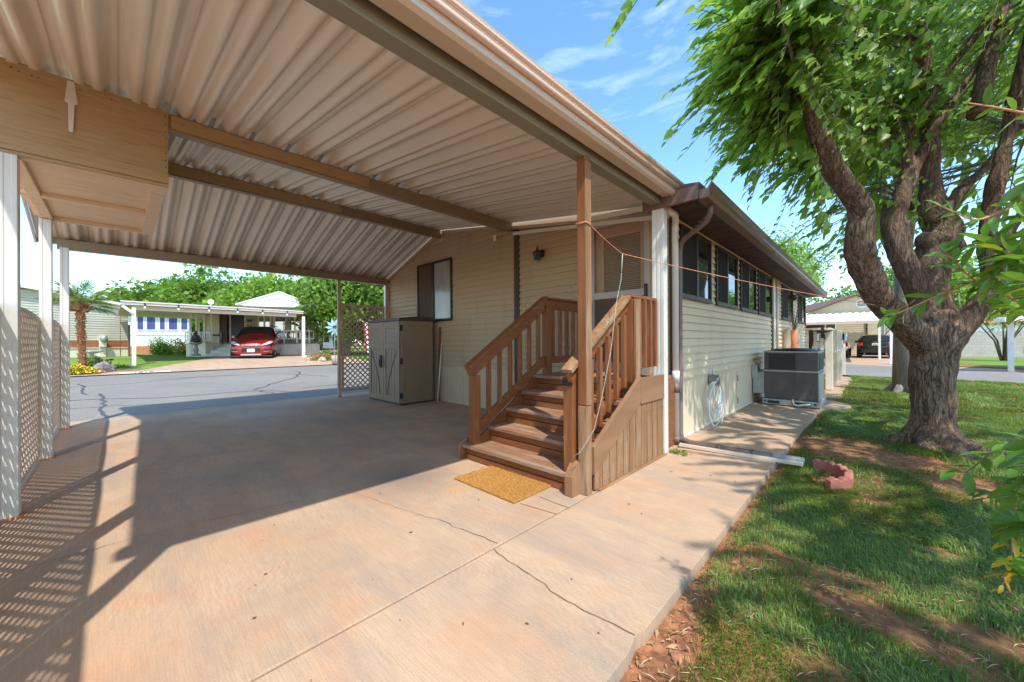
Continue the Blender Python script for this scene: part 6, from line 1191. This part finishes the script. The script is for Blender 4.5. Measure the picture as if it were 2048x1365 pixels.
# ================================================================ CARS
STN=[(0.00,.34,.60,.50,.68,.64,.66,.74,.30),(.10,.26,.78,.50,.84,.74,.80,.84,.45),(.50,.22,.87,.55,.92,.90,.86,1.00,.60),(1.10,.22,.90,.55,.93,.99,.88,1.10,.66),(1.35,.22,.90,.55,.93,1.01,.88,1.24,.64),(1.90,.22,.90,.55,.93,1.03,.88,1.57,.60),(2.4,.22,.90,.55,.93,1.04,.88,1.63,.60),(3.5,.22,.90,.55,.93,1.06,.88,1.61,.58),(4.05,.24,.89,.58,.92,1.08,.87,1.50,.56),(4.34,.30,.86,.58,.89,1.02,.83,1.14,.62),(4.42,.40,.78,.58,.84,.90,.76,.95,.50)]
def car(name,label,loc,heading,matp,rear=False,sz=1.0):
    o=empty(name,loc,label,'car',rz=heading)          # local: x back from the front bumper, y to the left
    V=[];F=[]
    for (x,zb,wl,zm,wm,zs,ws,zt_,wt) in STN:
        prof=[(0,zb),(wl*.7,zb),(wl,zb+.03),(wm,zm),(wm*.995,zs-.08),(ws,zs),(wt+ (ws-wt)*.08,zt_-.05),(wt*.8,zt_-.008),(0,zt_)]
        for y,z in prof: V.append((x,y,z))
        for y,z in prof[-2:0:-1]: V.append((x,-y,z))
    m=16
    for i in range(len(STN)-1):
        for k in range(m): k2=(k+1)%m; F.append((i*m+k,i*m+k2,(i+1)*m+k2,(i+1)*m+k))
    F.append(tuple(range(m-1,-1,-1))); F.append(tuple(range((len(STN)-1)*m,len(STN)*m)))
    mb=MB(); mb.v=[(x*sz,y*sz,z*sz) for x,y,z in V]; mb.f=F; mb.build('body',matp,o,smooth=True,sub=2,local=True)
    def B(nm,mt,par=None,**k): 
        mb=MB(); yield mb
    def sb(name,mat,boxes,bev=.01,par=o):
        mb=MB()
        for b in boxes: mb.box(*[q*sz for q in b])
        return mb.build(name,mat,par,bevel=bev,local=True)
    mb=MB(); mb.quad((1.20,-.74,1.10),(1.20,.74,1.10),(1.80,.60,1.555),(1.80,-.60,1.555)); ws_=mb.build('windscreen',M['cglass'],o,local=True); mm=ws_.modifiers.new('s','SOLIDIFY'); mm.thickness=.03; mm.offset=0
    mb=MB(); mb.quad((4.32,-.70,1.12),(4.10,-.60,1.50),(4.10,.60,1.50),(4.32,.70,1.12)); q=mb.build('rear_window',M['cglass'],o,local=True); mm=q.modifiers.new('s','SOLIDIFY'); mm.thickness=.06; mm.offset=0
    for s in (-1,1):
        for x0,x1,xa_,xb_ in ((1.45,2.45,1.95,2.45),(2.52,3.35,2.52,3.35),(3.42,4.08,3.42,3.92)):
            mb=MB(); mb.quad((x0,s*.885,1.07),(x1,s*.885,1.07),(xb_,s*.665,1.53),(xa_,s*.665,1.53)); q=mb.build('side_window',M['cglass'],o,local=True); mm=q.modifiers.new('s','SOLIDIFY'); mm.thickness=.03; mm.offset=0
        sb('mirror',matp,[(1.42,1.58,min(s*.92,s*1.08),max(s*.92,s*1.08),1.02,1.17)],.03)
        for x in (.82,3.50):
            mb=MB(); mb.lathe((x,s*.80,.34),[(.20,-.11),(.335,-.11),(.345,-.08),(.345,.08),(.335,.11),(.20,.11)],28,'y'); wl_=mb.build('wheel',M['tyre'],o,smooth=False,local=True)
            mb=MB(); mb.lathe((x,s*.80+s*.09,.34),[(.21,0),(.19,.0+.02*s),(.05,.01*s),(.04,.03*s)],20,'y'); mb.build('rim',M['rim'],wl_,local=True)
            mb=MB(); mb.lathe((x,s*.905,.36),[(.40,-.012),(.40,.012),(.33,.014),(.33,-.012)],28,'y',cap=False); mb.build('wheel_arch',M['grille'],o,local=True)
    sb('lower_cladding',M['grille'],[(.05,4.38,-.88,.88,.20,.27)],.02)
    if not rear:
        sb('upper_grille',M['chrome'],[(-.012,.05,-.40,.40,.685,.705),(-.012,.05,-.40,.40,.725,.74)],.004); sb('grille',M['grille'],[(-.004,.08,-.38,.38,.44,.60),(-.01,.06,-.38,.38,.665,.75)],.01)
        for s in (-1,1):
            mb=MB(); mb.prism([(.02,s*.46,.70),(.06,s*.80,.78),(.34,s*.89,.87),(.30,s*.74,.90),(.06,s*.50,.77)],(-.03,0,0)); mb.build('headlight',M['lens'],o,local=True); sb('fog_vent',M['grille'],[(.02,.12,min(s*.50,s*.78),max(s*.50,s*.78),.46,.58)],.03); sb('fog_trim',M['chrome'],[(.01,.1,min(s*.52,s*.78),max(s*.52,s*.78),.44,.455)],.004)
        sb('license_plate',M['whitep'],[(-.03,-.004,-.155,.155,.42,.56)],.004); sb('skid_plate',M['silp'],[(-.01,.1,-.42,.42,.27,.33)],.015)
        mb=MB(); mb.blob((-.015,0,.715),(.012,.085,.03),1,0,6,14); mb.build('badge',M['chrome'],o,local=True)
        sb('roof_rail',M['grille'],[(2.0,3.7,.50,.54,1.63,1.67),(2.0,3.7,-.54,-.50,1.63,1.67)],.01)
    else:
        for s in (-1,1): sb('tail_light',M['tail'],[(4.28,4.43,min(s*.60,s*.86),max(s*.60,s*.86),.84,1.04)],.03)
        sb('license_plate',M['whitep'],[(4.40,4.44,-.155,.155,.86,1.0)],.004); sb('plate_print',M['terra'],[(4.441,4.443,-.12,.12,.88,.94)],.0); sb('bumper_trim',M['grille'],[(4.3,4.44,-.7,.7,.36,.46)],.02)
        sb('badge',M['chrome'],[(4.39,4.42,-.10,.10,1.06,1.09)],.004); sb('exhaust',M['chrome'],[(4.35,4.45,.48,.56,.28,.33),(4.35,4.45,-.56,-.48,.28,.33)],.01)
    return o
c=at(502,722,19); car('red_suv','shiny red compact SUV parked nose out under the opposite carport',(c[0],c[1],.26),math.atan2(.37,-.93),M['redp']).scale=(1.0,1.03,1.16)
car('black_suv','black SUV parked nose in under the white awning',(.0,38.9,-.05),R(-90)-.0,M['blkp'],rear=True)
# pickup
pk=empty('white_pickup',(-2.2,33,-.05),'white pickup truck parked left of the black SUV','truck')
mb=MB(); mb.box(-3.12,-1.28,33,38.2,.55,1.05); mb.build('lower_body',M['whtp'],pk,bevel=.08); mb=MB(); mb.prism([(-3.0,34.9,1.05),(-3.0,35.1,1.72),(-3.0,36.6,1.72),(-3.0,37.3,1.05)],(1.6,0,0)); mb.build('cab',M['whtp'],pk,bevel=.10)
MB().box(-2.85,-1.55,34.93,34.99,1.2,1.6).build('rear_window',M['cglass'],pk); 
for x in (-3.11,-1.40): MB().box(x,x+.12,32.97,33.05,.75,1.02).build('tail_light',M['tail'],pk,bevel=.01)
for x in (-3.0,-1.4):
    for y in (33.9,37.2): mb=MB(); mb.lathe((x,y,.38),[(.2,-.13),(.38,-.12),(.38,.12),(.2,.13)],20,'x'); mb.build('wheel',M['tyre'],pk)
MB().box(-3.35,-3.13,36.9,37.0,1.1,1.35).build('mirror',M['black'],pk); MB().box(-3.05,-1.35,32.85,33.0,.45,.6).build('bumper',M['chrome'],pk,bevel=.02)
p=at(2062,716,14.5); 
mb=MB(); mb.v=[]; sc=empty('silver_car',(p[0],p[1],-.05),'silver car just entering the right picture edge under the white carport','car')
car2=bpy.data.objects.get('silver_car')
STN2=STN
mb=MB(); mb.blob((p[0]+.9,p[1],.75),(1.05,2.2,.55),3,.02,12,24); mb.build('body',M['silp'],sc,smooth=True)
mb=MB(); mb.lathe((p[0]+.25,p[1]-1.2,.3),[(.18,-.1),(.32,-.1),(.32,.1),(.18,.1)],20,'x'); mb.build('wheel',M['tyre'],sc)
